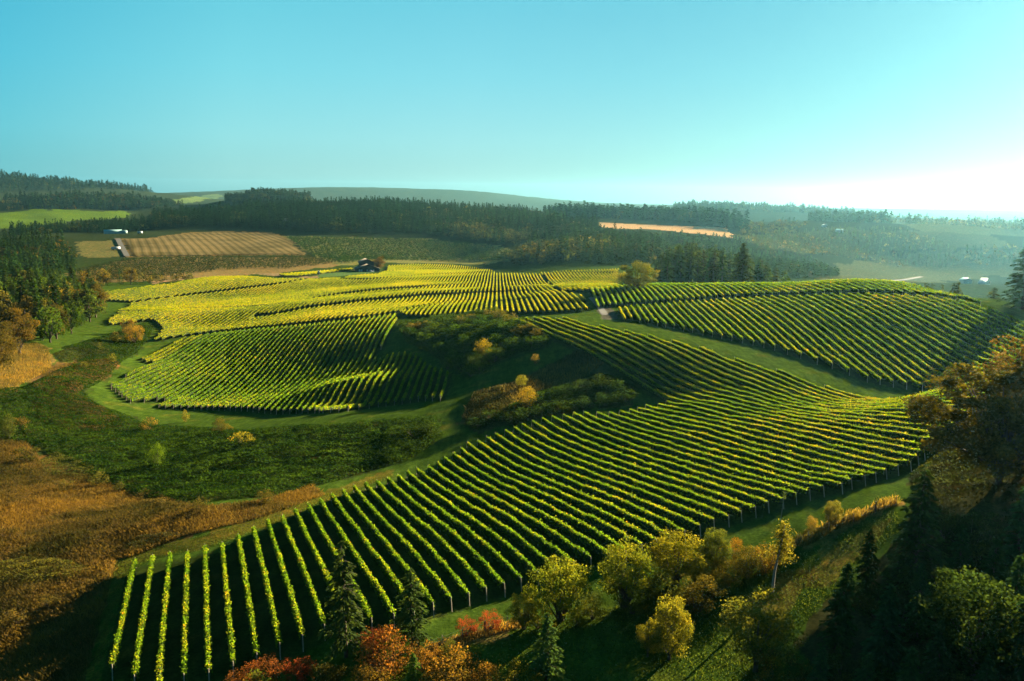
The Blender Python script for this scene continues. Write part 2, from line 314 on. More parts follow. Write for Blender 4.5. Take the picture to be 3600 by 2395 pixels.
# ---------------------------------------------------------------- vineyard blocks (outlines in photo pixels)
PLAT = [(540,1192),(615,1177),(742,1160),(869,1148),(960,1139),(1078,1127),(1155,1118),(1231,1111),(1307,1104),(1402,1088),(1424,1101),(1440,1101),(1511,1103),(1600,1096),(1700,1092),(1800,1090),(1950,1087),(2040,1080),(2084,1077),(2062,1056),(2043,1034),
    (1956,1016),(1930,992),(1901,963),(1888,960),(1746,959),(1735,951),(1700,944),(1650,936),(1585,930),(1505,927),(1440,927),(1380,931),(1363,932),(1361,948),(1338,957),(1320,961),(1282,963),(1226,968),(1205,977),(1195,973),(1150,975),(1119,978),
    (1082,976),(960,976),(856,968),(755,969),(691,977),(615,993),(538,1001),(462,1011),(362,1024),(362,1052),(385,1056),(462,1064),(450,1077),(406,1094),(424,1098),(385,1114),(382,1134),(436,1129),(487,1122),(536,1116),(549,1125),(571,1144),(576,1150)]
LANES = [[(360,1058),(462,1065),(538,1053),(640,1040),(793,1022),(960,1001),(1009,993),(1058,985),(1100,977)],
    [(380,1098),(546,1093),(600,1089),(767,1084),(900,1078),(1002,1068),(1078,1054),(1155,1040),(1231,1030),(1333,1018),(1440,1012),(1537,1003),(1660,999),(1746,995),(1920,987)],
    [(1195,980),(1282,982),(1384,974),(1500,967),(1585,963),(1700,960),(1800,959)],
    [(1330,957),(1440,948),(1500,947),(1600,951),(1700,958)],
    [(890,1112),(955,1108),(1078,1082),(1282,1058),(1500,1038),(1595,1035),(1660,1031),(1762,1028),(1852,1024),(1910,1027)],
    [(1415,1094),(1440,1084),(1488,1076),(1546,1068),(1611,1060),(1669,1057),(1746,1063),(1808,1058),(1870,1050)]]
BOWL = [(1908,963),(1937,994),(1969,1016),(2053,1014),(2114,1012),(2149,1006),(2172,1004),(2175,969),(2175,944),(2085,947),(1924,954),(1890,957)]
BOWL_LANE = [(1880,960),(2030,959),(2180,959)]
STRIP = [(981,962),(1037,957),(1150,949),(1249,939),(1243,946),(1155,954),(1060,966),(1000,967)]
_bt = [(1352,1191),(1317,1252),(1338,1257),(1345,1249),(1362,1245),(1380,1240),(1402,1235),(1426,1234),(1447,1237),(1465,1240),(1480,1256),(1495,1271),(1514,1279),(1531,1287),(1552,1292),(1574,1300)]
BBLK = [(1404,1097)] + _bt + [(1567,1386)] + B_BOT + [(867,1426),(784,1424),(682,1422),(572,1420),(556,1420),(584,1392),(464,1401),(431,1382),(413,1364),(384,1348),(475,1294),(535,1266),(510,1262),(490,1250),(540,1202),(615,1188),(742,1168),(900,1152),(1107,1134),(1300,1110)]
R_LANE = [(2156,1078),(2240,1070),(2325,1063),(2411,1055),(2497,1051),(2581,1045),(2700,1038),(2800,1035),(2920,1029),(3037,1027),(3160,1031),(3275,1039),(3357,1048),(3440,1066),(3513,1088),(3600,1118)]
R2_LANE = tl(2100, 980, 3.367, [(-30,330),(80,305),(220,298),(362,285),(708,255),(1060,235),(1410,205),(1830,185),(2200,165)]) + tl(2800, 980, 2.9463, [(0,148),(350,132),(700,122),(1050,135),(1400,158),(1700,200),(2110,285)])
def ps(P, phi):                  # plan point -> (across rows, along rows)
    n = (math.cos(rad(phi)), -math.sin(rad(phi))); e = (math.sin(rad(phi)), math.cos(rad(phi)))
    return P[..., 0] * n[0] + P[..., 1] * n[1], P[..., 0] * e[0] + P[..., 1] * e[1]
def cuts(poly, p, closed=True):
    a = poly; b = np.roll(poly, -1, 0)
    if not closed: a, b = a[:-1], b[:-1]
    k = (a[:, 0] > p) != (b[:, 0] > p); a, b = a[k], b[k]
    return np.sort(a[:, 1] + (b[:, 1] - a[:, 1]) * (p - a[:, 0]) / (b[:, 0] - a[:, 0]))
ROWS = []                        # (block, index, phi, p, s0, s1)
def clip_rows(block, poly, phi, ks, pf, lanes=(), gap=3.5, minlen=4., h=1.9):
    Q = np.stack(ps(plan(poly, h), phi), 1); Ls = [np.stack(ps(plan(L, .9, False, 12), phi), 1) for L in lanes]
    for k in ks:
        p = pf(k); c = cuts(Q, p); iv = [(c[i], c[i + 1]) for i in range(0, len(c) - 1, 2)]
        for L in Ls:
            for s in cuts(L, p, False):
                iv = [w for a, b in iv for w in ((a, min(b, s - gap)), (max(a, s + gap), b)) if w[1] - w[0] > .5]
        for a, b in iv:
            if b - a > minlen: ROWS.append((block, k, phi, p, a, b))
    return Q
# near block
_nt = hit(*np.array(D_(N_TOP)).T, 1.9); _ntp, _nts = ps(_nt, PH_N)
_nbx = D_(N_BOT) + [(2098 * DB + i * 3.2 * DB, (1050 - i * 8.2) * DB) for i in range(16)]
_nb = hit(*np.array(_nbx).T, 1.9); _nbp, _nbs = ps(_nb, PH_N)
for k in range(63): ROWS.append(('near', k, PH_N, pN(k), _nbs[k], _nts[k]))
clip_rows('mid', BBLK, PH_P, range(-1, 56), pB)
_rb = hit(*np.array(R_BOT).T, 1.2); _rbp, _rbs = ps(_rb, PH_R); _rl = np.stack(ps(plan(R_LANE, 1.9, False), PH_R), 1)
_r2 = np.stack(ps(plan(R2_LANE, 1.2, False), PH_R), 1)
_ex = np.polyfit([pR(k) for k in range(19, 29)], _rbs[19:29], 1)
def at_p(L, p):
    c = cuts(L, p, False); return c[0] if len(c) else np.nan
for k in range(0, 62):
    p = pR(k); t = at_p(_rl, p); b = _rbs[k] if k < 29 else np.polyval(_ex, p)
    if t == t and t - b > 3: ROWS.append(('hill', k, PH_R, p, b, t))
for k in range(-6, 62):
    p = pR(k); b = at_p(_r2, p)
    if b == b: ROWS.append(('crest', k, PH_R, p, b, b + (95 if k < 40 else max(14, 95 - (k - 40) * 4.5))))
clip_rows('plateau', PLAT, PH_P, range(-140, 60), lambda k: ROW * k, LANES, 5.)
clip_rows('bowl', BOWL, PH_P, range(-10, 120), lambda k: ROW * k, [BOWL_LANE])
clip_rows('strip', STRIP, PH_P, range(-140, 10), lambda k: ROW * k, minlen=3)
# ---------------------------------------------------------------- the land: one sheet to the horizon, ground cover as a colour attribute
GRASS = (.026, .046, .007)
ZONES = [([(0,1010),(60,1015),(150,1060),(230,1100),(330,1150),(470,1165),(560,1160),(720,1118),(748,1140),(612,1190),(425,1238),(268,1288),(240,1400),(195,1568),(190,1640),(-200,1640),(-200,1010)], (.075,.040,.014), 1, 2.),
    ([(232,1420),(258,1290),(345,1262),(470,1228),(620,1180),(745,1132),(900,1080),(910,1092),(760,1150),(660,1192),(470,1262),(352,1282),(300,1310),(262,1420),(215,1600),(190,1600)], (.060,.052,.010), 1, 1.2),  # headland strip: its sunlit look is put into a yellower grass colour
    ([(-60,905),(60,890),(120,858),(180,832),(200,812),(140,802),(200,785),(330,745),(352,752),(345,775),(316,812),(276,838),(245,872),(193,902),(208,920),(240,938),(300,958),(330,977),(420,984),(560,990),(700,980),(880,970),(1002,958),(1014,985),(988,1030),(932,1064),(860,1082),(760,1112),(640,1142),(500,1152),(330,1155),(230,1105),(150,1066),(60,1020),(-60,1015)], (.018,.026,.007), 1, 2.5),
    ([(-60,800),(85,790),(110,800),(125,850),(60,880),(-60,940)], (.095,.066,.022), 1, 2.),
    ([(60,850),(180,830),(262,820),(270,850),(195,890),(150,905),(80,890)], (.075,.045,.018), 1, 2.5),
    ([(920,742),(1080,724),(1160,708),(1262,765),(1260,800),(1160,835),(1070,870),(960,800)], (.020,.030,.008), 1, 1.5),
    ([(1060,960),(1090,900),(1180,880),(1330,805),(1400,830),(1470,890),(1460,930),(1300,950),(1180,972),(1090,996)], (.030,.030,.012), 1, 2.),
    ([(1352,668),(1364,668),(1390,690),(1405,706),(1428,735),(1385,735),(1374,715),(1362,690)], (.06,.055,.048), 1, .6),
    ([(940,1500),(1180,1432),(1210,1440),(1010,1520)], (.09,.065,.022), 1, 1.),
    ([(1810,1255),(2060,1150),(2080,1158),(1850,1270)], (.11,.075,.024), 1, 1.),
    ([(1690,1400),(1800,1320),(1960,1240),(2060,1200),(2000,1270),(1850,1380),(1720,1450)], (.085,.066,.016), 1, 2.),
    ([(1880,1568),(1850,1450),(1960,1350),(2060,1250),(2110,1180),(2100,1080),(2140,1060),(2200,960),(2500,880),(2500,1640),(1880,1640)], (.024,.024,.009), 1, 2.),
    ([(520,990),(700,967),(900,954),(985,961),(1090,973),(1160,965),(1250,949),(1256,955),(1170,972),(1090,979),(985,973),(860,961),(700,976),(540,999)], (.15,.105,.06), 0, 2.),
    ([(1130,958),(1250,952),(1320,957),(1300,962),(1180,973),(1110,976)], (.05,.085,.03), 0, 2.),
    ([(425,839),(528,837),(650,818),(765,814),(900,815),(960,820),(1000,830),(1085,900),(1000,897),(900,898),(700,902),(458,906)], (.10,.072,.028), 0, 6.),
    ([(270,850),(420,845),(450,900),(330,908),(275,900)], (.075,.07,.026), 0, 5.), ([(405,838),(424,838),(457,906),(440,906)], (.07,.06,.05), 0, 2.),
    ([(230,965),(450,912),(700,905),(1100,905),(1240,930),(980,960),(520,990),(300,1000)], (.12,.085,.036), 0, 8.),
    ([(1000,830),(1250,835),(1500,840),(1780,870),(1860,900),(1700,930),(1300,922),(1200,936),(1100,903)], (.095,.095,.034), 0, 8.),
    ([(-50,755),(130,735),(280,738),(470,745),(420,770),(280,776),(100,802),(-50,806)], (.05,.085,.012), 0, 20.), ([(580,705),(760,682),(790,690),(640,720)], (.08,.115,.04), 0, 20.),
    ([(2007,779),(2183,786),(2336,793),(2546,799),(2583,826),(2565,836),(2450,822),(2297,806),(2183,804),(2030,792)], (.30,.19,.11), 0, 10.), ([(1823,747),(1876,750),(1915,768),(1908,790),(1880,765)], (.30,.19,.11), 0, 8.),
    ([(2850,950),(3100,905),(3350,885),(3650,880),(3650,960),(3200,1005),(2900,1002)], (.05,.055,.024), 0, 20.), ([(3110,772),(3250,770),(3650,786),(3650,830),(3300,830)], (.05,.055,.022), 0, 30.),
    ([(2600,830),(3000,800),(3500,830),(3500,870),(3000,900),(2700,880)], (.038,.044,.016), 0, 20.)]
for b, q in (('near', None), ('mid', BBLK), ('plateau', PLAT), ('bowl', BOWL), ('strip', STRIP)): pass
def build_land():
    th = np.r_[np.linspace(-math.pi, rad(-36), 40)[:-1], np.linspace(rad(-36), rad(36), 1000), np.linspace(rad(36), math.pi, 40)[1:-1]]
    lr = np.linspace(LR0, LR1, 820); a, b = np.meshgrid(th, lr, indexing='ij'); r = np.exp(b); x = r * np.sin(a); y = r * np.cos(a); z = ground(x, y)
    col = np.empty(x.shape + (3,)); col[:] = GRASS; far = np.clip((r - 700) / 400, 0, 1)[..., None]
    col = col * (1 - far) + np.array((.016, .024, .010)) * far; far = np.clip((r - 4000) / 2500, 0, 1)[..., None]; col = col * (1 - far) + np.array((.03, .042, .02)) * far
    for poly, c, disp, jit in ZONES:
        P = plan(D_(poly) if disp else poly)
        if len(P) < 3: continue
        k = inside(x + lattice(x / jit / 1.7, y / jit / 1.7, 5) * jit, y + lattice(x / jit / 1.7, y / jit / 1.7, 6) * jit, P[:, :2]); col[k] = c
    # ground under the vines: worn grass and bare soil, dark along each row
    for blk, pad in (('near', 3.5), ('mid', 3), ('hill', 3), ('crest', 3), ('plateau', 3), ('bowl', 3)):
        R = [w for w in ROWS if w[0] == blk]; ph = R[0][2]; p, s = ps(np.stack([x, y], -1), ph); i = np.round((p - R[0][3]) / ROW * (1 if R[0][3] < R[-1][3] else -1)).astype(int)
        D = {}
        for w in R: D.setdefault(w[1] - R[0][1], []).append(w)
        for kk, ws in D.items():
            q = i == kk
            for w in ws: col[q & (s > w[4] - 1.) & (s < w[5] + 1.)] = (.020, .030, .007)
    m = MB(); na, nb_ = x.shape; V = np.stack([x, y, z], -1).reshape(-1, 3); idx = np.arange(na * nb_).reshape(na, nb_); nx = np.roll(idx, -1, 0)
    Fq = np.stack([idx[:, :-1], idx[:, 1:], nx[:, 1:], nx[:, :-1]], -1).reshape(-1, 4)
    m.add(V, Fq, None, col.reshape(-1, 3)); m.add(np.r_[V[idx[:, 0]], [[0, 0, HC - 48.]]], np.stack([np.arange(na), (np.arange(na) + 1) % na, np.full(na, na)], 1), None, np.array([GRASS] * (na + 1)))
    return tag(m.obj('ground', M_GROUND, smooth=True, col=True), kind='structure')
build_land()
# ---------------------------------------------------------------- vine rows
def row_path(w, ds):
    n = max(2, int((w[5] - w[4]) / ds) + 1); s = np.linspace(w[4], w[5], n); ph = rad(w[2])
    x = w[3] * math.cos(ph) + s * math.sin(ph); y = -w[3] * math.sin(ph) + s * math.cos(ph); return np.stack([x, y, ground(x, y)], 1), s
def row_canopy(m, w, seed, dens, a, b, width=.37, mat=None, core=True):
    rng = np.random.default_rng(seed); ds = 1.5 if dens > 21 else 3.; P, s = row_path(w, ds); n = len(P); L = w[5] - w[4]; ph = rad(w[2])
    nv = np.array([math.cos(ph), -math.sin(ph), 0]); u = lambda sd, sc: lattice(s / sc + 13.7 * w[1], np.full_like(s, seed * .37), sd)
    top = 1.62 + .16 * u(1, 1.9) + .10 * u(2, 7.); wid = width * (.62 + .16 * u(3, 1.9))
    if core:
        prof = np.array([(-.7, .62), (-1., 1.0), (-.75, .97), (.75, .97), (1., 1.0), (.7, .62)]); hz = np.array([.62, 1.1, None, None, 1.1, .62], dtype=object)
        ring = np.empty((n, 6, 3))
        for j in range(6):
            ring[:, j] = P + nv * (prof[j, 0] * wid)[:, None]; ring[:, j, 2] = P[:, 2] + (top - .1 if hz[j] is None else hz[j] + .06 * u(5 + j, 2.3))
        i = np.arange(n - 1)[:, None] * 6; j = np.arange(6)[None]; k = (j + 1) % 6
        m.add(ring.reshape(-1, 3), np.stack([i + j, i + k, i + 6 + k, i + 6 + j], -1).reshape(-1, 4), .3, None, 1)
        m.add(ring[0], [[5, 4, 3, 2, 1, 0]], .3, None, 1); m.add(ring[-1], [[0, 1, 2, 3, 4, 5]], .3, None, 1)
    N = int(L * dens); t = rng.uniform(0, 1, N) * (n - 1); i = np.minimum(t.astype(int), n - 2); f = t - i
    C = P[i] * (1 - f)[:, None] + P[i + 1] * f[:, None]; tp = top[i] * (1 - f) + top[i + 1] * f; wd = wid[i] * (1 - f) + wid[i + 1] * f
    kind = rng.uniform(size=N); side = np.sign(rng.uniform(-1, 1, N)); ontop = kind < .36
    off = np.where(ontop, rng.uniform(-1, 1, N) * wd * 1.05, side * (wd * 1.1 + rng.normal(0, .09, N)))
    z = np.where(ontop, tp + rng.normal(0, .10, N) + (rng.uniform(size=N) < .06) * rng.uniform(0, .35, N), .68 + (tp - .66) * rng.uniform(0, 1, N) ** .85)
    off *= np.where((z < .95), .8, 1.); C = C + nv * off[:, None]; C[:, 2] += z
    sc = np.interp(t, np.arange(n), s); g = lattice(sc / 2.2 + 31 * w[1], np.full_like(sc, w[3] / 3), 9) * .22 + lattice(C[:, 0] / 26, C[:, 1] / 26, 10) * .20
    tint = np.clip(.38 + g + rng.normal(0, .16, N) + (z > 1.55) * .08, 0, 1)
    m.leaves(C, a * rng.uniform(.7, 1.25, N), b * rng.uniform(.7, 1.25, N), tint, rng=rng)
    if dens > 21:                 # vine trunks under the canopy
        for q in np.arange(.9, L, 1.8):
            t = q / L * (n - 1); i = min(int(t), n - 2); c = P[i] + (P[i + 1] - P[i]) * (t - i); m.box(c + (0, 0, .35), (.07, .07, .7), ph, 1)
def post(w, end, parent, h=1.75, thick=.11):
    P, s = row_path(w, 1.); c = P[0] if end == 0 else P[-1]; e = np.array([math.sin(rad(w[2])), math.cos(rad(w[2])), 0]) * (-1 if end == 0 else 1)
    m = MB(); b = c + e * .75; b[2] = ground(b[0], b[1]) - .15; m.tube([b, c + e * .35 + (0, 0, h)], [thick * .62, thick * .5], 5); m.obj('end_post', M_POST, parent)
ORD = 'first second third fourth fifth sixth seventh eighth ninth tenth eleventh twelfth thirteenth fourteenth fifteenth sixteenth seventeenth eighteenth nineteenth'.split()
def ordinal(n):
    if n < 20: return ORD[n - 1]
    t = ['', '', 'twenty', 'thirty', 'forty', 'fifty', 'sixty'][n // 10]
    return t.replace('y', 'ieth') if n % 10 == 0 else t + '-' + ORD[n % 10 - 1]
def row_size(w):
    P, s = row_path(w, 4.); d = np.hypot(P[:, 0], P[:, 1]).mean(); return (w[5] - w[4]) / d ** 2
ROWS.sort(key=lambda w: -row_size(w)); KEEP = ROWS[:300]; REST = ROWS[300:]
WIDTH = {'near': .29, 'mid': .29, 'hill': .29}
SPEC = {'near': (70, .140, .095), 'mid': (34, .235, .165), 'hill': (32, .235, .165), 'crest': (17, .30, .21), 'plateau': (20, .27, .185), 'bowl': (13, .34, .24), 'strip': (9, .45, .3)}
WHERE = {'mid': ('green vine row in the middle block between the brushy hollow and the yellow slope', 'vine rows of the middle block'), 'hill': ('green vine row on the right hill running down to the grass lane', 'vine rows on the right hill'),
    'crest': ('short sunlit vine row along the skyline crest of the right hill', 'vine rows along the crest of the right hill'), 'plateau': ('sunlit vine row on the rolling slope in front of the brown house', 'vine rows on the rolling slope'),
    'bowl': ('vine row in the hollow left of the big round oak', 'vine rows in the far hollow'), 'strip': ('vine row in the narrow strip left of the brown house', 'vine rows beside the house')}
for i, w in enumerate(KEEP):
    P, s = row_path(w, 4.); mid = P[len(P) // 2]; rt = empty('vine_row', tuple(P[0]))
    m = MB(); d, a, b = SPEC[w[0]]; row_canopy(m, w, 100 + i, d, a, b, WIDTH.get(w[0], .36))
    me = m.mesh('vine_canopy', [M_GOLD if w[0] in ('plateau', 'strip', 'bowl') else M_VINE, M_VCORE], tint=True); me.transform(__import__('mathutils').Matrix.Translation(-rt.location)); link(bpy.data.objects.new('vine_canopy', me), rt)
    if w[0] in ('near', 'mid', 'hill', 'crest') :
        for e in ((0, 1) if w[0] != 'crest' else (0,)):
            post(w, e, None)
            o = COL.objects[-1]; o.data.transform(__import__('mathutils').Matrix.Translation(-rt.location)); o.parent = rt
    if w[0] == 'near': tag(rt, ordinal(w[1] + 1) + ' vine row of the foreground block, counted from its grassy left edge', 'vine row', 'vine rows of the foreground block')
    else: tag(rt, WHERE[w[0]][0], 'vine row', WHERE[w[0]][1])
m = MB()
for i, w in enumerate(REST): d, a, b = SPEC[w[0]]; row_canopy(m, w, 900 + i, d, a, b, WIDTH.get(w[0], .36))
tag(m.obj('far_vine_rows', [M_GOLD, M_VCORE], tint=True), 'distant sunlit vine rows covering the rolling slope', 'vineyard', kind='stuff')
print('ROWS', {b: sum(w[0] == b for w in ROWS) for b in SPEC}, len(REST))
# ---------------------------------------------------------------- tree and shrub kinds (unit height), shared by their copies
def quads(m, C, U, Nn, a, b, tint, col=None):
    W_ = np.cross(Nn, U); W_ /= np.linalg.norm(W_, axis=1)[:, None] + 1e-9; n = len(C); a = np.broadcast_to(a, (n,))[:, None]; b = np.broadcast_to(b, (n,))[:, None]
    V = np.stack([C - U * a, C - W_ * b, C + U * a, C + W_ * b], 1).reshape(-1, 3)
    m.add(V, np.arange(4 * n).reshape(n, 4), np.repeat(tint, 4), None if col is None else np.repeat(np.broadcast_to(col, (n, 3)), 4, 0))
def fir_parts(seed, nbr, per, R=.17, low=.07, droop=.35, a=.020, b=.009, thin=0.):
    g = np.random.default_rng(seed); C = []; U = []; T = []; br = MB(); lean = g.normal(0, .012, 2)
    for i in range(nbr):
        z = low + (.985 - low) * (i / nbr) ** .92; L = R * ((1 - z) ** .72) * g.uniform(.55, 1.15) * (1.0 if z > low + .12 else .75) + .008
        if g.uniform() < thin: continue
        az = i * 2.39996 + g.normal(0, .25); n = max(3, int(per * L / R)); t = g.uniform(.12, 1, n) ** .8
        d = np.array([math.cos(az), math.sin(az)]); side = g.normal(0, 1, n) * L * (.24 * (1 - t) + .07)
        x = d[0] * t * L - d[1] * side + lean[0] * z; y = d[1] * t * L + d[0] * side + lean[1] * z; up = .22 if z > .6 else .08
        zz = z + L * (up * t - droop * t * t) - np.abs(side) * .35 + g.normal(0, .006, n)
        C.append(np.stack([x, y, zz], 1)); an = az + np.sign(side) * .7 * g.uniform(.2, 1, n); U.append(np.stack([np.cos(an), np.sin(an), -.25 - .5 * t * droop + g.normal(0, .25, n)], 1)); T.append(.36 + .3 * t + g.normal(0, .12, n))
        if per > 25 and L > .05:
            br.tube([(0, 0, z), (d[0] * L * .5, d[1] * L * .5, z + L * (up * .5 - droop * .25)), (d[0] * L * .9, d[1] * L * .9, z + L * (up * .9 - droop * .81))], [.0042, .0025, .001], 3, cap=False)
    C = np.concatenate(C); U = np.concatenate(U); T = np.clip(np.concatenate(T), 0, 1); U /= np.linalg.norm(U, axis=1)[:, None]; n = len(C)
    Nn = np.c_[g.normal(0, .55, (n, 2)), np.ones(n)]; Nn -= (Nn * U).sum(1)[:, None] * U; Nn /= np.linalg.norm(Nn, axis=1)[:, None]
    br.tube([(lean[0] * z, lean[1] * z, z) for z in (-.02, .3, .65, .99)], [.017, .0125, .007, .0012], 6)
    return C, U, Nn, a * g.uniform(.7, 1.3, n), b * g.uniform(.7, 1.3, n), T, br
def broad_parts(seed, ncl, per, rx=.36, z0=.22, a=.016, b=.011, cl=.12, shell=.45, limbs=10, multi=False, flat=1.):
    g = np.random.default_rng(seed); C = []; T = []; br = MB(); zc = (1 + z0) / 2; rz = (1 - z0) / 2; cs = []
    while len(cs) < ncl:
        p = g.uniform(-1, 1, 3); q = np.linalg.norm(p)
        if shell < q < 1 and (p[2] > -.75): cs.append(p * g.uniform(.86, 1.06))
    for p in cs:
        c = np.array([p[0] * rx, p[1] * rx, zc + p[2] * rz * flat]); r = cl * g.uniform(.65, 1.3); n = max(4, int(per * g.uniform(.6, 1.3)))
        v = g.normal(size=(n, 3)); v /= np.linalg.norm(v, axis=1)[:, None]; v *= r * g.uniform(.25, 1.08, n)[:, None] ** .6; v[:, 2] *= .75
        C.append(c + v); T.append(np.clip(.42 + v[:, 2] / r * .12 + g.normal(0, .17, n) + g.normal(0, .17), 0, 1))
    C = np.concatenate(C); T = np.concatenate(T); n = len(C)
    if multi:
        for i in range(limbs):
            p = cs[i % ncl]; an = g.uniform(0, 6.28); br.tube([(math.cos(an) * .05, math.sin(an) * .05, -.02), (p[0] * rx * .45, p[1] * rx * .45, zc * .55), (p[0] * rx * .8, p[1] * rx * .8, zc + p[2] * rz * .6)], [.014, .010, .004], 4, cap=False)
    else:
        br.tube([(0, 0, -.02), (.005, .004, z0 * .6), (-.01, .01, z0 + .12), (0, 0, z0 + (1 - z0) * .6)], [.034, .026, .018, .006], 7)
        for i in range(limbs):
            p = cs[i % ncl]; zb = z0 * g.uniform(.75, 1.5); br.tube([(0, 0, zb), (p[0] * rx * .4, p[1] * rx * .4, zb + (zc + p[2] * rz * .8 - zb) * .55), (p[0] * rx * .85, p[1] * rx * .85, zc + p[2] * rz * .8)], [.014, .009, .003], 5, cap=False)
    Nn = g.normal(size=(n, 3)); Nn[:, 2] = np.abs(Nn[:, 2]); Nn /= np.linalg.norm(Nn, axis=1)[:, None]; U = g.normal(size=(n, 3)); U -= (U * Nn).sum(1)[:, None] * Nn; U /= np.linalg.norm(U, axis=1)[:, None]
    return C, U, Nn, a * g.uniform(.7, 1.3, n), b * g.uniform(.7, 1.3, n), T, br
def kind(parts, name, bark=None):
    C, U, Nn, a, b, T, br = parts; m = MB(); quads(m, C, U, Nn, a, b, T)
    return m.mesh(name + '_crown', M_LEAF, tint=True), br.mesh(name + '_trunk', bark or M_BARK, smooth=True)
_FN = [(1, .22, .10, .42, .05), (2, .24, .05, .45, .05), (3, .21, .07, .35, .04), (4, .27, .03, .40, .05), (5, .22, .05, .38, .1), (6, .25, .13, .5, .22), (7, .27, .12, .5, .18)]
FIR_NEAR = [kind(fir_parts(s, 105, 64, R, low, dr, .021, .0098, th), 'fir') for s, R, low, dr, th in _FN]
FIR_MID = [kind(fir_parts(s, 64, 24, R, low, .35, .032, .0155), 'fir') for s, R, low in ((11, .17, .06), (12, .19, .08), (13, .21, .05), (14, .16, .10), (15, .18, .03))]
OAK_NEAR = [kind(broad_parts(s, 70, 130, rx, z0, .0135, .0095, .12, .4, 14), 'broadleaf') for s, rx, z0 in ((21, .36, .12), (22, .30, .06), (23, .42, .10))]
OAK_MID = [kind(broad_parts(s, 46, 38, rx, z0, .028, .020, .14, .45, 8), 'broadleaf') for s, rx, z0 in ((31, .40, .10), (32, .46, .08), (33, .34, .06), (34, .5, .12))]
WILLOW = [kind(broad_parts(s, 90, 95, rx, .10, .017, .0105, .12, .35, 26, True), 'willow') for s, rx in ((41, .50), (42, .58), (43, .46))]
SHRUB = [kind(broad_parts(s, 46, 70, rx, .05, .020, .014, .17, .3, 16, True), 'shrub') for s, rx in ((51, .55), (52, .65), (53, .48), (54, .8))]
BUSH = [kind(broad_parts(s, 26, 26, rx, .03, .042, .03, .22, .3, 6, True), 'bush') for s, rx in ((61, .6), (62, .75), (63, .5))]
def tree(name, K, P, H, color, label, cat, group=None, wide=1., rz=None):
    r = empty(name, tuple(P), random.uniform(0, 6.28) if rz is None else rz, (H * wide, H * wide, H))
    c = link(bpy.data.objects.new('crown', K[0]), r); c.color = (*color, 1); link(bpy.data.objects.new('trunk', K[1]), r)
    return tag(r, label, cat, group)
def vary(c, s=.12): f = random.uniform(1 - s, 1 + s); return tuple(max(.002, v * f * random.uniform(1 - s * .6, 1 + s * .6)) for v in c)
YEL = (.115, .118, .012)
FIRG, FIRD, OAKB, YEL_, ORA, RED, GRN, OLV = (.020, .040, .012), (.018, .040, .013), (.075, .046, .013), (.150, .112, .011), (.15, .075, .013), (.16, .032, .014), (.036, .066, .012), (.055, .058, .014)
def near(kindlist, i, X, Yb, Yt, color, name, label, cat, wide=1., group=None):     # photo position in display pixels (2357 wide)
    P = spot(X * DB, Yb * DB)
    if P[0] != P[0]: return
    H = height_to(P, X * DB, Yt * DB); return tree(name, kindlist[i % len(kindlist)], P - (0, 0, .05), H, color, label, cat, group, wide)
# ---- things one can point at, foreground
near(FIR_NEAR, 5, 797, 1512, 1240, (.034, .052, .014), 'fir_tree', 'tall thin fir with a bare pale lower trunk at the foot of the vine rows', 'fir tree')
near(FIR_NEAR, 6, 947, 1490, 1303, (.034, .056, .014), 'fir_tree', 'smaller fir right of the tall thin fir at the foot of the vine rows', 'fir tree', 1.2)
near(FIR_NEAR, 1, 1258, 1585, 1408, (.040, .072, .018), 'fir_tree', 'fresh green young fir with a yellowish top in front of the willows', 'fir tree', 1.25)
near(FIR_NEAR, 3, 952, 1606, 1500, (.045, .085, .014), 'fir_tree', 'small bright green fir among the orange bushes at the bottom edge', 'fir tree', 1.2)
near(FIR_NEAR, 3, 2103, 1345, 1070, (.026, .046, .014), 'fir_tree', 'tallest bushy fir at the edge of the dark wood below the big oak', 'fir tree', 1.15)
near(FIR_NEAR, 1, 1990, 1375, 1212, FIRD, 'fir_tree', 'narrow blackish fir beside the sunlit grass strip, left of the tallest bushy fir', 'fir tree')
near(FIR_NEAR, 2, 1925, 1500, 1290, (.018, .042, .012), 'fir_tree', 'dark green fir in front of the blackish fir at the dark wood edge', 'fir tree', 1.15)
near(FIR_NEAR, 0, 2030, 1560, 1335, (.016, .040, .015), 'fir_tree', 'dark fir with a spindly top in the middle of the shaded wood', 'fir tree', 1.25)
near(FIR_NEAR, 4, 2333, 1345, 1108, (.018, .046, .018), 'fir_tree', 'bluish fir by the right edge below the brown oaks', 'fir tree', 1.1)
near(FIR_NEAR, 4, 2352, 1600, 1305, (.014, .036, .015), 'fir_tree', 'dark fir cut by the right edge near the bottom corner', 'fir tree', 1.2)
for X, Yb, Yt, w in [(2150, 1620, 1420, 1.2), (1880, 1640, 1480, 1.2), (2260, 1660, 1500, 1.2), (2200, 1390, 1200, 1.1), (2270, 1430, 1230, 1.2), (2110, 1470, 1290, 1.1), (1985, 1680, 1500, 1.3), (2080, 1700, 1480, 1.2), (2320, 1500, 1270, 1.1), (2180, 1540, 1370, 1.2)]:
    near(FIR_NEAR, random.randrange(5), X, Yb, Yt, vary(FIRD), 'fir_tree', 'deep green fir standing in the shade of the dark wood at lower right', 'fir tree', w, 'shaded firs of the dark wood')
near(OAK_NEAR, 0, 2240, 1570, 1300, (.022, .036, .010), 'broadleaf_tree', 'rounded pale green tree in the middle of the dark wood', 'tree', 1.15)
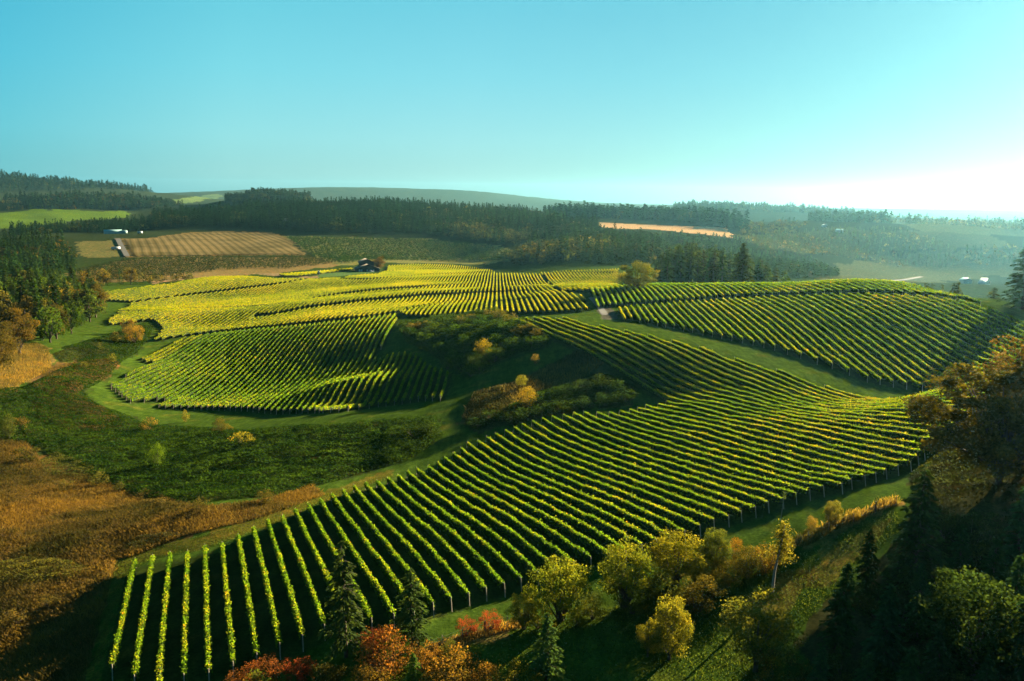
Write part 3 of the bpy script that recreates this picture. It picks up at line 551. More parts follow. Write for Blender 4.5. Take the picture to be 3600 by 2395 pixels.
for X, Yb, Yt, w in [(1845, 1640, 1540, 1.), (1950, 1600, 1520, 1.2), (2120, 1560, 1490, 1.2), (2060, 1460, 1380, 1.2), (2150, 1330, 1250, 1.3), (2230, 1280, 1180, 1.1), (2300, 1260, 1180, 1.2), (2200, 1640, 1545, 1.3), (2330, 1640, 1560, 1.3), (2010, 1420, 1350, 1.1), (2170, 1240, 1160, 1.), (2150, 1420, 1340, 1.2)]:
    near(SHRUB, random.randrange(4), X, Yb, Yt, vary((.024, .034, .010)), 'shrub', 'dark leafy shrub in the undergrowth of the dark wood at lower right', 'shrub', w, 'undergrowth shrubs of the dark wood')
# yellow willows along the fence
near(WILLOW, 1, 1290, 1428, 1288, YEL, 'willow', 'broad yellow willow at the end of the vine rows, leftmost of three in a line', 'willow', .95)
near(WILLOW, 0, 1438, 1398, 1255, (.108, .112, .013), 'willow', 'broad yellow willow in the middle of the three in a line', 'willow', .95)
near(WILLOW, 2, 1555, 1345, 1222, (.128, .110, .012), 'willow', 'orange tinged yellow willow with visible stems, rightmost of the three', 'willow', 1.1)
near(WILLOW, 0, 1205, 1448, 1365, (.115, .108, .014), 'willow', 'low pale yellow willow shrub at the fence left of the broad willows', 'willow', .85)
near(OAK_NEAR, 1, 1642, 1318, 1215, (.060, .070, .014), 'broadleaf_tree', 'dark olive tree right behind the three yellow willows', 'tree', 1.05)
near(SHRUB, 0, 1690, 1290, 1238, ORA, 'shrub', 'orange shrub behind the dark olive tree by the vine ends', 'shrub')
near(SHRUB, 1, 1672, 1348, 1285, (.09, .07, .014), 'shrub', 'rusty yellow shrub below the orange shrub at the fence', 'shrub', 1.1)
near(SHRUB, 2, 1530, 1418, 1325, (.040, .044, .011), 'shrub', 'dark shrub below the right hand willow, left of its brown neighbour', 'shrub', 1.15)
near(SHRUB, 0, 1604, 1408, 1320, (.060, .046, .012), 'shrub', 'brownish dark shrub between the grass strip and the orange willow', 'shrub', 1.05)
near(OAK_NEAR, 1, 1540, 1518, 1372, (.125, .112, .015), 'oak_sapling', 'yellow oak sapling alone on the mown grass', 'tree', .95)
near(OAK_NEAR, 2, 1490, 1512, 1430, (.115, .10, .014), 'oak_sapling', 'shorter twig of yellow oak left of the taller sapling', 'tree', .8)
near(OAK_NEAR, 2, 1738, 1545, 1362, (.092, .088, .016), 'broadleaf_tree', 'wide yellow brown tree at the left edge of the dark wood', 'tree', 1.1)
near(SHRUB, 3, 1790, 1600, 1500, (.07, .05, .012), 'shrub', 'brown shrub under the wide yellow brown tree', 'shrub')
near(WILLOW, 2, 1915, 1212, 1150, (.115, .094, .022), 'willow', 'pale slender shrub rising from the golden grass of the fence line', 'shrub', .7)
near(SHRUB, 2, 1868, 1222, 1188, (.15, .095, .025), 'shrub', 'small golden shrub left of the pale slender shrub on the fence line', 'shrub', .8)
near(SHRUB, 0, 1965, 1200, 1170, (.13, .085, .022), 'shrub', 'small tawny shrub right of the pale slender shrub on the fence line', 'shrub', .9)
near(SHRUB, 1, 1760, 1318, 1248, (.105, .062, .014), 'shrub', 'tawny shrub beside the foot of the slender leaning tree', 'shrub', .9)
near(SHRUB, 2, 1720, 1330, 1262, (.045, .042, .011), 'shrub', 'dark brown shrub left of the slender leaning tree', 'shrub', 1.1)
for X, Yb, Yt, c, w in [(1365, 1425, 1372, (.12, .105, .013), 1.), (1490, 1378, 1328, (.10, .095, .013), 1.1), (1625, 1350, 1295, (.075, .070, .013), 1.1), (1735, 1300, 1258, (.12, .085, .015), 1.), (1700, 1318, 1282, (.10, .075, .014), 1.1), (1812, 1270, 1236, (.13, .10, .017), .9), (1780, 1300, 1262, (.10, .072, .014), 1.),
        (1648, 1372, 1330, (.05, .055, .012), 1.2), (1560, 1400, 1352, (.09, .078, .013), 1.), (1240, 1448, 1398, (.13, .11, .013), 1.), (1330, 1440, 1400, (.075, .075, .012), 1.1), (1455, 1412, 1372, (.06, .062, .012), 1.2), (1668, 1300, 1262, (.09, .07, .014), 1.), (1600, 1340, 1290, (.12, .095, .013), 1.)]:
    near(SHRUB, random.randrange(4), X, Yb, Yt, vary(c), 'shrub', 'olive yellow filler shrub in the bushy belt along the fence by the willows', 'shrub', w, 'filler shrubs of the bushy belt')
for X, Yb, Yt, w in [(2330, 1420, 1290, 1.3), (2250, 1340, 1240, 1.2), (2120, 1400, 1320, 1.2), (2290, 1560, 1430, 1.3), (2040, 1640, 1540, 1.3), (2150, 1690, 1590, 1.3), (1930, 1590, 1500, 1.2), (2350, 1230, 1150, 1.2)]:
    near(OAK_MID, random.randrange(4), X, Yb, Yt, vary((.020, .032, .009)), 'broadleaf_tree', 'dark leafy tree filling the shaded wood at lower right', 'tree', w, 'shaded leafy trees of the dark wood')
for X, Yb, Yt, c, w in [(60, 1062, 1030, (.050, .045, .013), 1.3), (225, 1118, 1085, (.06, .052, .014), 1.2), (150, 1130, 1105, (.07, .05, .015), 1.3), (275, 1130, 1110, (.055, .05, .014), 1.2), (460, 1175, 1148, (.07, .055, .015), 1.3), (610, 1160, 1128, (.08, .062, .016), 1.2), (40, 1440, 1405, (.075, .05, .015), 1.4), (110, 1400, 1372, (.065, .045, .014), 1.2), (20, 1240, 1215, (.07, .048, .015), 1.3)]:
    near(BUSH, random.randrange(3), X, Yb, Yt, vary(c), 'bush', 'low tangled bush scattered at the margin of the rust brown grass', 'bush', w, 'low bushes in the dry grass')
# red and orange bushes along the bottom edge
for X, Yb, Yt, c, w, lb in [(600, 1590, 1520, (.13, .040, .014), 1.3, 'dull red bush at the foot of the leftmost vine rows'), (690, 1568, 1512, RED, 1., 'bright red bush left of the tall thin fir'), (552, 1600, 1545, (.14, .05, .016), 1., 'reddish bush at the bottom edge, farthest left'),
        (595, 1620, 1545, (.10, .115, .018), 1., 'yellow green bush at the bottom edge between the red bushes'), (880, 1560, 1448, (.15, .058, .016), 1.05, 'large rusty orange bush between the two firs'), (862, 1500, 1446, RED, .9, 'red leaved bush crowning the rusty bush between the firs'),
        (1040, 1600, 1490, (.17, .086, .018), 1.1, 'large orange yellow bush at the bottom edge right of the small fir'), (1110, 1610, 1528, (.16, .080, .017), 1., 'orange yellow bush at the bottom edge, rightmost of the orange ones'), (970, 1545, 1482, (.14, .066, .016), 1., 'orange bush behind the small bright green fir'),
        (850, 1620, 1535, (.11, .066, .015), 1.2, 'brown yellow bush at the bottom edge below the tall thin fir'), (1035, 1515, 1472, (.070, .070, .016), 1., 'small pale green bush on the grass at the fence corner'), (1190, 1600, 1520, (.14, .104, .016), 1., 'yellow bush beside the fresh green young fir'),
        (1075, 1462, 1420, (.19, .034, .018), 1., 'crimson bush by the fence, left of its twin'), (1128, 1448, 1404, (.20, .038, .018), 1., 'crimson bush by the fence, nearer the yellow willows'), (760, 1600, 1530, (.04, .034, .010), 1.3, 'dark bush under the tall thin fir')]:
    near(SHRUB, random.randrange(4), X, Yb, Yt, c, 'bush', lb, 'bush', w)
# big oaks on the right
BIG = kind(broad_parts(71, 190, 190, .62, .07, .0115, .0085, .085, .30, 44), 'oak')
near([BIG], 0, 2300, 1114, 835, (.058, .046, .012), 'oak_tree', 'huge brown leaved oak on the right with dark limbs showing', 'oak', 1.15)
near([kind(broad_parts(72, 60, 120, .45, .15, .012, .0085, .10, .35, 18), 'oak')], 0, 2385, 1050, 755, (.072, .044, .013), 'oak_tree', 'reddish brown oak behind the huge oak, cut by the right edge', 'oak', 1.1)
near(FIR_NEAR, 3, 2352, 712, 556, (.018, .036, .014), 'fir_tree', 'lone dark fir on the hill crest at the right edge', 'fir tree', 1.5)
# slender leaning tree
P = spot(1776 * DB, 1372 * DB); H = height_to(P, 1790 * DB, 1203 * DB); r = empty('slender_tree', tuple(P)); tag(r, 'slender leaning tree with a long bare pale trunk beside the sunlit grass', 'tree')
m = MB(); m.tube([(0, 0, -.2), (.15, 0, H * .35), (.7, 0, H * .7), (.95, 0, H * .97)], [.19, .15, .11, .04], 7); m.obj('trunk', M_PALEBARK, r, smooth=True)
m = MB(); g = np.random.default_rng(3)
for i in range(26):
    t = g.uniform(.52, 1); c = np.array([.2 + .8 * t + g.normal(0, .75 * (1.25 - t)), g.normal(0, .75 * (1.2 - t)), H * t]); n = 60; m.leaves(c + g.normal(0, .33, (n, 3)), .13, .09, np.clip(g.normal(.5, .2, n), 0, 1), rng=g)
o = m.obj('crown', M_LEAF, r, tint=True); o.color = (.112, .094, .017, 1)
# ---- brush island and hollow: yellow bushes, thickets
for X, Yb, Yt, c, w, K, lb in [(1112, 832, 782, (.19, .135, .016), .8, SHRUB, 'glowing yellow bush in the middle of the brush island'), (1140, 832, 792, (.060, .085, .014), .9, SHRUB, 'green bush right of the glowing yellow bush'), (1096, 848, 806, (.05, .07, .014), 1., SHRUB, 'green bush below the glowing yellow bush'),
        (1200, 893, 862, (.16, .14, .018), .8, SHRUB, 'small yellow bush in the hollow above the golden one'), (1212, 940, 890, (.19, .125, .016), .9, SHRUB, 'golden bush in the hollow between the two dark thickets'), (1232, 838, 816, (.12, .08, .02), .9, BUSH, 'small tawny bush at the end of the grass path'),
        (1148, 735, 708, (.075, .062, .018), 1.1, SHRUB, 'round olive bush on top of the brush island'), (945, 760, 744, (.13, .095, .018), 1.2, BUSH, 'small yellow bush at the left tip of the brush island'), (983, 752, 738, (.13, .105, .02), 1.1, BUSH, 'yellow bush second from the left tip of the brush island'),
        (1085, 738, 722, (.095, .075, .02), 1.2, BUSH, 'olive bush on the crest of the brush island left of the round one'), (310, 792, 738, (.17, .10, .018), .7, SHRUB, 'orange yellow bush at the head of the grass lane on the left'), (297, 770, 734, (.10, .058, .02), .9, SHRUB, 'rusty bush just behind the orange yellow bush'),
        (268, 790, 765, (.13, .10, .02), 1., BUSH, 'small yellow bush left of the orange yellow bush'), (258, 835, 815, (.115, .105, .02), .8, BUSH, 'yellow green bush at the bend of the grass lane'), (194, 850, 832, (.09, .08, .02), .7, BUSH, 'small green bush in the brown brush left of the grass lane'), (228, 805, 788, (.06, .06, .02), .9, BUSH, 'dull green bush in the shaded brush'),
        (428, 972, 945, (.15, .12, .02), .6, BUSH, 'small upright yellow bush below the middle vine block'), (346, 992, 962, (.12, .075, .02), .9, BUSH, 'tan bush at the rim of the dark hollow, farthest left'), (510, 1000, 962, (.075, .062, .016), 1.1, SHRUB, 'rounded olive bush at the rim of the dark hollow'), (555, 1028, 995, (.17, .13, .018), 1.1, BUSH, 'bright yellow bush below the rounded olive bush'),
        (362, 1075, 1022, (.060, .095, .010), .8, SHRUB, 'bright green bush alone in the dark hollow'), (20, 1010, 955, (.05, .06, .015), .7, SHRUB, 'green bush at the left edge above the dry grass'), (45, 990, 960, (.10, .065, .02), 1., BUSH, 'tan bush at the left edge beside the green bush'), (240, 690, 672, (.09, .06, .02), 1., BUSH, 'brown bush at the corner of the top left vines')]:
    near(K, random.randrange(3), X, Yb, Yt, c, 'bush', lb, 'bush', w)
def thicket(poly, label, color, hgt, dens, size, seed, name='bramble_thicket', edge=2.5, dome=3., disp=True, kind=None, tone=.25, cat='thicket'):
    P = plan(D_(poly) if disp else poly); g = np.random.default_rng(seed); x, y = scatter(P, 1 / math.sqrt(dens), g, .5)
    if len(x) == 0: print('empty thicket', label); return
    nb = np.abs(lattice(x / dome, y / dome, seed)) ** .7 * .65 + .35; nb *= .8 + .35 * lattice(x / (dome * 3), y / (dome * 3), seed + 1)
    Q = np.array([P[:, 0], P[:, 1]]).T; dm = np.full(len(x), 99.)
    for a, b in zip(Q, np.roll(Q, -1, 0)):
        e = b - a; L2 = e @ e + 1e-9; t = np.clip(((x - a[0]) * e[0] + (y - a[1]) * e[1]) / L2, 0, 1); dm = np.minimum(dm, np.hypot(x - a[0] - e[0] * t, y - a[1] - e[1] * t))
    z = hgt * nb * np.clip(dm / edge, .12, 1) ** .6; n = len(x); lay = g.uniform(.35, 1, n) ** .5
    C = np.stack([x, y, ground(x, y) + z * lay], 1); T = np.clip(.40 + g.normal(0, .16, n) + lattice(x / 4, y / 4, seed + 2) * tone, 0, 1)
    o_ = C[len(C) // 2] * (1, 1, 0); o_[2] = float(ground(o_[0], o_[1])); m = MB(); m.leaves(C - o_, size * g.uniform(.6, 1.3, n), size * .66 * g.uniform(.6, 1.3, n), T, up=.35, rng=g)
    o = m.obj(name, M_LEAF, tint=True); o.location = o_; o.color = (*color, 1); return tag(o, label, cat, kind=kind) if kind is None else tag(o, label, cat, kind=kind)
thicket([(915,748),(960,742),(1080,724),(1150,712),(1200,740),(1262,766),(1260,800),(1200,810),(1130,838),(1065,868),(1030,845),(990,815),(935,790)], 'large green bramble mound with tan tips between the vine blocks', (.030, .050, .009), 3.0, 11, .24, 1, dome=4.)
thicket([(1330,880),(1380,862),(1440,872),(1470,900),(1440,935),(1340,945),(1240,958),(1180,972),(1160,940),(1220,915)], 'dark bramble mound in the hollow below the long vine rows', (.018, .034, .007), 2.8, 13, .22, 2, dome=3.6)
thicket([(1062,965),(1085,915),(1150,885),(1185,920),(1165,968),(1090,992)], 'dark brown brush patch left of the golden bush', (.026, .027, .009), 1.5, 11, .20, 3)
thicket([(870,1010),(900,975),(990,962),(1010,985),(985,1030),(930,1060),(860,1070)], 'dark leafy thicket at the right end of the dark hollow', (.018, .034, .007), 2.4, 12, .20, 4)
thicket([(85,1062),(130,1042),(200,1062),(222,1085),(180,1105),(110,1098)], 'olive bramble mound between the dry grass and the dark hollow', (.060, .060, .016), 1.9, 13, .17, 5)
thicket([(-40,1300),(60,1285),(150,1290),(230,1310),(160,1340),(60,1352),(-40,1345)], 'round olive bramble mound in the dry grass at the left edge', (.075, .068, .016), 1.7, 22, .13, 6, edge=2.)
thicket([(265,1268),(310,1240),(380,1225),(425,1232),(380,1252),(300,1285)], 'dark bramble clump on the corner of the dry grass beside the vines', (.034, .032, .012), 1.3, 20, .14, 7, edge=1.6)
thicket([(300,1140),(345,1125),(405,1150),(380,1170),(320,1165)], 'tan bramble clump at the upper rim of the dry grass', (.085, .060, .020), 1.3, 18, .15, 8, edge=1.5)
thicket([(100,850),(180,832),(262,822),(268,848),(200,888),(150,900),(95,880)], 'rust brown brush slope beside the grass lane', (.080, .054, .018), 1.3, 6, .25, 9)
thicket([(60,950),(110,880),(160,900),(245,940),(300,975),(220,1000),(120,985)], 'brown black brush slope below the grass lane', (.050, .038, .015), 1.5, 8, .24, 10)
thicket([(230,780),(330,748),(338,775),(300,815),(205,830),(140,835),(120,815)], 'shaded brush strip between the left wood and the grass lane', (.032, .036, .014), 1.5, 7, .27, 11)
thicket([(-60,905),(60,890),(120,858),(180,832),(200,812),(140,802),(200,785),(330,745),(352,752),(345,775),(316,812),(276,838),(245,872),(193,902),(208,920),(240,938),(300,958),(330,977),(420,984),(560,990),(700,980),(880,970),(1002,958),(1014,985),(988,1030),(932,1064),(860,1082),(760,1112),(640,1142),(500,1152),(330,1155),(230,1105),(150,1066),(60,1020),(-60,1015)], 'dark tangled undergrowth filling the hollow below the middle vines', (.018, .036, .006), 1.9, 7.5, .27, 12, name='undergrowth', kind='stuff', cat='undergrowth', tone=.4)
thicket([(2095,1090),(2140,1055),(2250,1010),(2400,985),(2400,1160),(2250,1165),(2140,1205),(2110,1170)], 'dark brush under the huge oak and along the dark wood', (.026, .030, .009), 1.6, 9, .17, 13, edge=2.)
for X, Yb, Yt, c in [(940, 775, 752, 0), (975, 790, 765, 1), (1010, 812, 788, 0), (1000, 768, 742, 1), (1040, 775, 745, 0), (1045, 835, 808, 1), (1075, 800, 770, 0), (1060, 748, 726, 2), (1110, 755, 728, 0), (1125, 730, 712, 2), (1160, 770, 742, 1), (1175, 745, 722, 2), (1195, 775, 750, 2), (1215, 765, 742, 2), (1235, 780, 756, 2), (1225, 800, 775, 0), (1180, 805, 775, 0), (1150, 800, 770, 1), (1085, 866, 838, 1), (1105, 860, 832, 0), (1065, 855, 830, 0), (1030, 850, 825, 1), (1250, 795, 772, 0), (960, 760, 742, 2)]:
    near(BUSH, random.randrange(3), X, Yb, Yt, vary([(.026, .050, .009), (.034, .058, .010), (.085, .066, .018)][c]), 'bramble_bush', ['dark green bramble bush in the tangle on the brush island', 'mid green bramble bush in the tangle on the brush island', 'tan topped bramble bush on the rim of the brush island'][c], 'bush', random.uniform(1.1, 1.7), ['dark brambles on the island', 'green brambles on the island', 'tan brambles on the island'][c])
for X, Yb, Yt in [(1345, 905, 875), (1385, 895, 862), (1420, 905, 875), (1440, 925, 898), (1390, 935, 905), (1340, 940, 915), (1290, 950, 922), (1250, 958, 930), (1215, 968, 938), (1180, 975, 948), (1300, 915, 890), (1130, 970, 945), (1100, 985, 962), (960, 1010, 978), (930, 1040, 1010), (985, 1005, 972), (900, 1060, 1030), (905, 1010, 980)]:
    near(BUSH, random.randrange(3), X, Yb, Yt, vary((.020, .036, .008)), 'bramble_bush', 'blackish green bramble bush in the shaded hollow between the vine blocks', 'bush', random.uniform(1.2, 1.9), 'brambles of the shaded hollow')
# ---- tall dry grass
def grass(poly, color, hgt, dens, seed, label, w=.05, disp=True, wild=.35):
    P = plan(D_(poly) if disp else poly); g = np.random.default_rng(seed); x, y = scatter(P, 1 / math.sqrt(dens), g, .5); n = len(x); h = hgt * g.uniform(.5, 1.2, n) * (1 + .35 * lattice(x / 3, y / 3, seed))
    an = g.uniform(0, 6.28, n); wx, wy = np.cos(an) * w, np.sin(an) * w; lx, ly = g.normal(0, wild, n) * h, g.normal(0, wild, n) * h; z = ground(x, y) - .03
    b = np.stack([x, y, z], 1); V = np.stack([b - np.stack([wx, wy, 0 * x], 1), b + np.stack([wx, wy, 0 * x], 1), b + np.stack([lx * .6 + wx * 1.5, ly * .6 + wy * 1.5, h * .75], 1), b + np.stack([lx, ly, h], 1)], 1).reshape(-1, 3)
    T = np.clip(.45 + g.normal(0, .2, n) + .3 * lattice(x / 5, y / 5, seed + 1) + .5 * lattice(x / 19, y / 19, seed + 2), 0, 1); m = MB(); m.add(V, np.arange(4 * n).reshape(n, 4), np.repeat(T, 4))
    o = m.obj('dry_grass', M_LEAF, tint=True); o.color = (*color, 1); return tag(o, label, 'grass', kind='stuff')
grass([(-60,1010),(60,1018),(110,1090),(210,1095),(330,1150),(470,1165),(600,1155),(720,1118),(748,1140),(612,1190),(425,1235),(300,1285),(268,1288),(240,1400),(195,1568),(190,1640),(-80,1640)], (.066, .044, .016), .62, 26, 21, 'tall rust brown dry grass filling the lower left corner', .036, wild=.5)
grass([(-40,800),(85,790),(112,802),(120,850),(60,880),(-40,930)], (.105, .072, .022), .6, 6, 22, 'orange dry grass clearing below the left wood', .08)
grass([(1060,965),(1090,905),(1190,880),(1330,808),(1400,832),(1330,880),(1200,915),(1165,972)], (.058, .046, .019), .8, 7, 23, 'thin dark dry grass in the hollow', .06)
grass([(1815,1250),(1900,1205),(2060,1148),(2070,1160),(1960,1205),(1850,1262)], (.20, .12, .034), .9, 30, 24, 'golden tall grass along the wire fence')
grass([(940,1498),(1180,1430),(1215,1440),(1100,1472),(1000,1515)], (.17, .10, .032), .6, 30, 25, 'tan grass along the fence below the vine rows')
for poly, sd_, lb in [([(900,1545),(1010,1500),(1200,1450),(1400,1400),(1640,1350),(1800,1300),(1900,1245),(2060,1170),(2080,1215),(1950,1330),(1850,1440),(1700,1600),(900,1600)], 26, 'short rough lawn grass along the bottom edge'), ([(240,1420),(270,1290),(345,1262),(470,1232),(620,1186),(745,1138),(900,1088),(905,1100),(760,1155),(660,1196),(470,1266),(352,1286),(300,1320),(262,1440),(220,1600),(200,1600)], 27, 'short lit grass on the headland round the foreground vines')]:
    grass(poly, (.042, .056, .010), .20, 15, sd_, lb, .045, wild=.8); bpy.context.scene.collection.objects[-1].name = 'lawn_grass'
# ---------------------------------------------------------------- woods: trees one can tell apart first, the far masses after
def polarpoly(L, step=60):
    pts = subdiv(L, step); return np.array([polar(X, r) for X, r in pts])
def wood(poly, spacing, n, names, seed):          # n single trees spread over a plan polygon, nearest first
    g = np.random.default_rng(seed); x, y = scatter(poly, spacing, g); o = np.argsort(np.hypot(x, y))[:n]
    for q in o:
        P = np.array([x[q], y[q], float(ground(x[q], y[q])) - .1]); f = g.uniform(); acc = 0
        for share, K, H0, H1, col, nm, lab, cat, grp, wd in names:
            acc += share
            if f < acc: tree(nm, K[g.integers(len(K))], P, g.uniform(H0, H1), vary(col, .25), lab, cat, grp, g.uniform(.9, 1.15) * wd); break
random.seed(11)
LW = plan([(-30,968),(60,955),(200,965),(300,1000),(345,1060),(340,1118),(292,1152),(215,1202),(130,1212),(100,1150),(-30,1125)], 0)
wood(LW, 8.6, 125, [(.56, FIR_MID, 13, 24, (.024, .042, .011), 'fir_tree', 'fir in the sunlit mixed wood at the left edge beside the yellow vines', 'fir tree', 'firs of the left wood', 1.15),
    (.20, OAK_MID, 11, 18, (.070, .060, .014), 'broadleaf_tree', 'tan leaved tree among the firs of the left wood', 'tree', 'broadleaf trees of the left wood', .9), (.3, OAK_MID, 10, 17, (.042, .062, .012), 'broadleaf_tree', 'olive leaved tree among the firs of the left wood', 'tree', 'olive trees of the left wood', .9)], 31)
def mid(K, i, X, Yb, Yt, c, nm, lab, cat, w=1., grp=None):
    P = spot(X, Yb)
    if P[0] == P[0]: tree(nm, K[i % len(K)], P - (0, 0, .1), height_to(P, X, Yt), c, lab, cat, grp, w)
mid(OAK_NEAR, 0, 338, 1116, 996, (.066, .050, .014), 'oak_tree', 'brown domed oak at the tip of the left wood by the vines', 'oak', .95)
mid(OAK_NEAR, 2, 70, 1246, 1090, (.080, .052, .014), 'oak_tree', 'big rust brown oak at the edge of the orange clearing', 'oak', 1.0)
mid(OAK_NEAR, 0, -5, 1318, 1130, (.062, .046, .013), 'oak_tree', 'dark brown oak cut by the left edge beside the orange clearing', 'oak', 1.)
mid(OAK_MID, 1, 8, 1140, 1025, (.066, .056, .014), 'broadleaf_tree', 'yellow brown tree at the left edge above the big rust oak', 'tree', .9)
mid(OAK_MID, 2, 186, 1180, 1100, (.075, .058, .015), 'broadleaf_tree', 'tan bushy tree low in front of the left wood', 'tree', .9)
for X, Yb, Yt, c, lab in [(365, 1000, 945, (.105, .078, .018), 'yellow brown round tree farthest left of the trio behind the top left vines'), (460, 1000, 940, (.085, .062, .018), 'tan tree in the middle of the trio behind the top left vines'), (527, 998, 970, (.13, .10, .02), 'small yellow tree nearest the road behind the top left vines'), (290, 1000, 950, (.06, .062, .016), 'olive tree behind the left wood beside the trio')]:
    mid(OAK_MID, int(X) % 4, X, Yb, Yt, c, 'broadleaf_tree', lab, 'tree', .95)
# single trees round the vineyard
mid([kind(broad_parts(73, 90, 110, .56, .0, .016, .012, .12, .4, 16), 'oak')], 0, 2240, 1019, 918, (.088, .084, .015), 'oak_tree', 'big round olive gold oak at the back edge of the right hill', 'oak', 1.3)
P = polar(2612, 455); tree('fir_tree', FIR_NEAR[1], P, height_to(P, 2612, 852), (.028, .040, .014), 'tall lone fir rising behind the crest of the right hill', 'fir tree', wide=1.55)
P = polar(1330, 845); tree('oak_tree', OAK_NEAR[0], P, height_to(P, 1330, 902), (.080, .050, .020), 'round brown tree touching the brown house', 'oak', wide=1.25)
P = polar(1772, 955); tree('oak_tree', OAK_NEAR[2], P, height_to(P, 1772, 916), (.062, .050, .018), 'dark brown oak on the skyline of the rolling vines', 'oak', wide=1.2)
P = polar(1705, 970); tree('broadleaf_tree', SHRUB[1], P, height_to(P, 1705, 922), (.085, .055, .026), 'thin reddish shrub left of the dark brown skyline oak', 'tree')
for X, r, Yt, lab, w in [(3225, 430, 1000, 'leftmost small fir peeping over the crest of the right hill', 1.2), (3265, 440, 990, 'second fir from the left peeping over the crest of the right hill', 1.2), (3290, 440, 995, 'third fir from the left peeping over the crest of the right hill', 1.2), (3325, 440, 996, 'slim fir between the two fir clumps over the crest', 1.), (3368, 430, 992, 'left twin of the tallest fir pair over the crest', 1.2), (3384, 430, 988, 'right twin of the tallest fir pair over the crest', 1.2), (3510, 400, 1008, 'broad fir over the crest nearest the right edge', 1.6), (2890, 420, 988, 'small round tree over the crest right of the blue roof', 1.7), (2910, 418, 992, 'lower round tree over the crest right of the blue roof', 1.7)]:
    P = polar(X, r); K = FIR_MID[X % 5] if 'fir' in lab else BUSH[0]; tree('fir_tree' if 'fir' in lab else 'broadleaf_tree', K, P, height_to(P, X, Yt), (.040, .050, .020), lab, 'fir tree' if 'fir' in lab else 'tree', wide=w)
# dark firs behind the big round oak
random.seed(12); g = np.random.default_rng(41)
FG = [(2300, 905, 500), (2330, 870, 520)]
for i in range(95):
    X = 2285 + (2790 - 2285) * g.uniform(); r = g.uniform(520, 690); P = polar(X, r); cap = np.interp(X, [2285, 2330, 2380, 2450, 2520, 2600, 2700, 2790], [905, 865, 838, 842, 850, 880, 915, 950])
    H = min(34, height_to(P, X, cap + g.uniform(0, 38)))
    if H > 9: tree('fir_tree', FIR_MID[g.integers(5)], P - (0, 0, .2), H, vary((.030, .048, .016), .3), 'fir in the dense dark stand right of the big round oak', 'fir tree', 'firs of the dark stand behind the hill', g.uniform(1.05, 1.35))
# golden broadleaf trees in the hazy valley
for X, r, Yt, w in [(1835, 930, 905, 1.1), (1870, 905, 912, 1.), (1925, 900, 893, 1.2), (1905, 860, 925, 1.1), (1985, 890, 900, 1.1), (2025, 880, 895, 1.3), (2045, 1010, 848, 1.1), (2085, 1000, 858, 1.2), (2115, 990, 862, 1.1), (2000, 1080, 855, 1.), (1985, 1090, 862, 1.), (1855, 1010, 885, 1.)]:
    P = polar(X, r); H = min(26., max(9., height_to(P, X, Yt))); tree('broadleaf_tree', OAK_MID[int(X) % 4], P, H, vary((.085, .078, .022), .2), 'rounded golden green tree in the hazy valley left of the big round oak', 'tree', 'golden trees in the hazy valley', w)
# ---- masses
def protos(parts_list): return [(p[0], p[1], p[2], p[3], p[4], p[5]) for p in parts_list]
FAR_FIR = protos([fir_parts(s, 26, 7, R, .02, .3, .062, .034) for s, R in ((81, .17), (82, .20), (83, .15), (84, .22))])
TINY_FIR = protos([fir_parts(s, 13, 4, R, .02, .3, .12, .07) for s, R in ((85, .17), (86, .20), (87, .16))])
FAR_OAK = protos([broad_parts(s, 13, 8, rx, .02, .075, .055, .20, .4, 1) for s, rx in ((91, .42), (92, .5), (93, .36))])
TINY_OAK = protos([broad_parts(s, 7, 5, rx, .02, .14, .10, .24, .4, 1) for s, rx in ((94, .46), (95, .54))])
def mass(m, x, y, H, col, protos_, g, wide=1.):
    k = g.integers(len(protos_), size=len(x)); z = ground(x, y) - .2; rz = g.uniform(0, 6.28, len(x))
    for j, (C, U, Nn, a, b, T) in enumerate(protos_):
        s = k == j; n = s.sum()
        if not n: continue
        c, sn = np.cos(rz[s])[:, None], np.sin(rz[s])[:, None]; h = H[s][:, None]; wd = h * wide
        rot = lambda V: np.stack([V[None, :, 0] * c - V[None, :, 1] * sn, V[None, :, 0] * sn + V[None, :, 1] * c, np.broadcast_to(V[None, :, 2], (n, len(V)))], -1)
        Cn = rot(C); Cn = np.stack([Cn[..., 0] * wd + x[s][:, None], Cn[..., 1] * wd + y[s][:, None], Cn[..., 2] * h + z[s][:, None]], -1).reshape(-1, 3)
        quads(m, Cn, rot(U).reshape(-1, 3), rot(Nn).reshape(-1, 3), (a[None] * h).ravel(), (b[None] * h).ravel(), np.tile(T, n), np.repeat(col[s], len(C), 0))
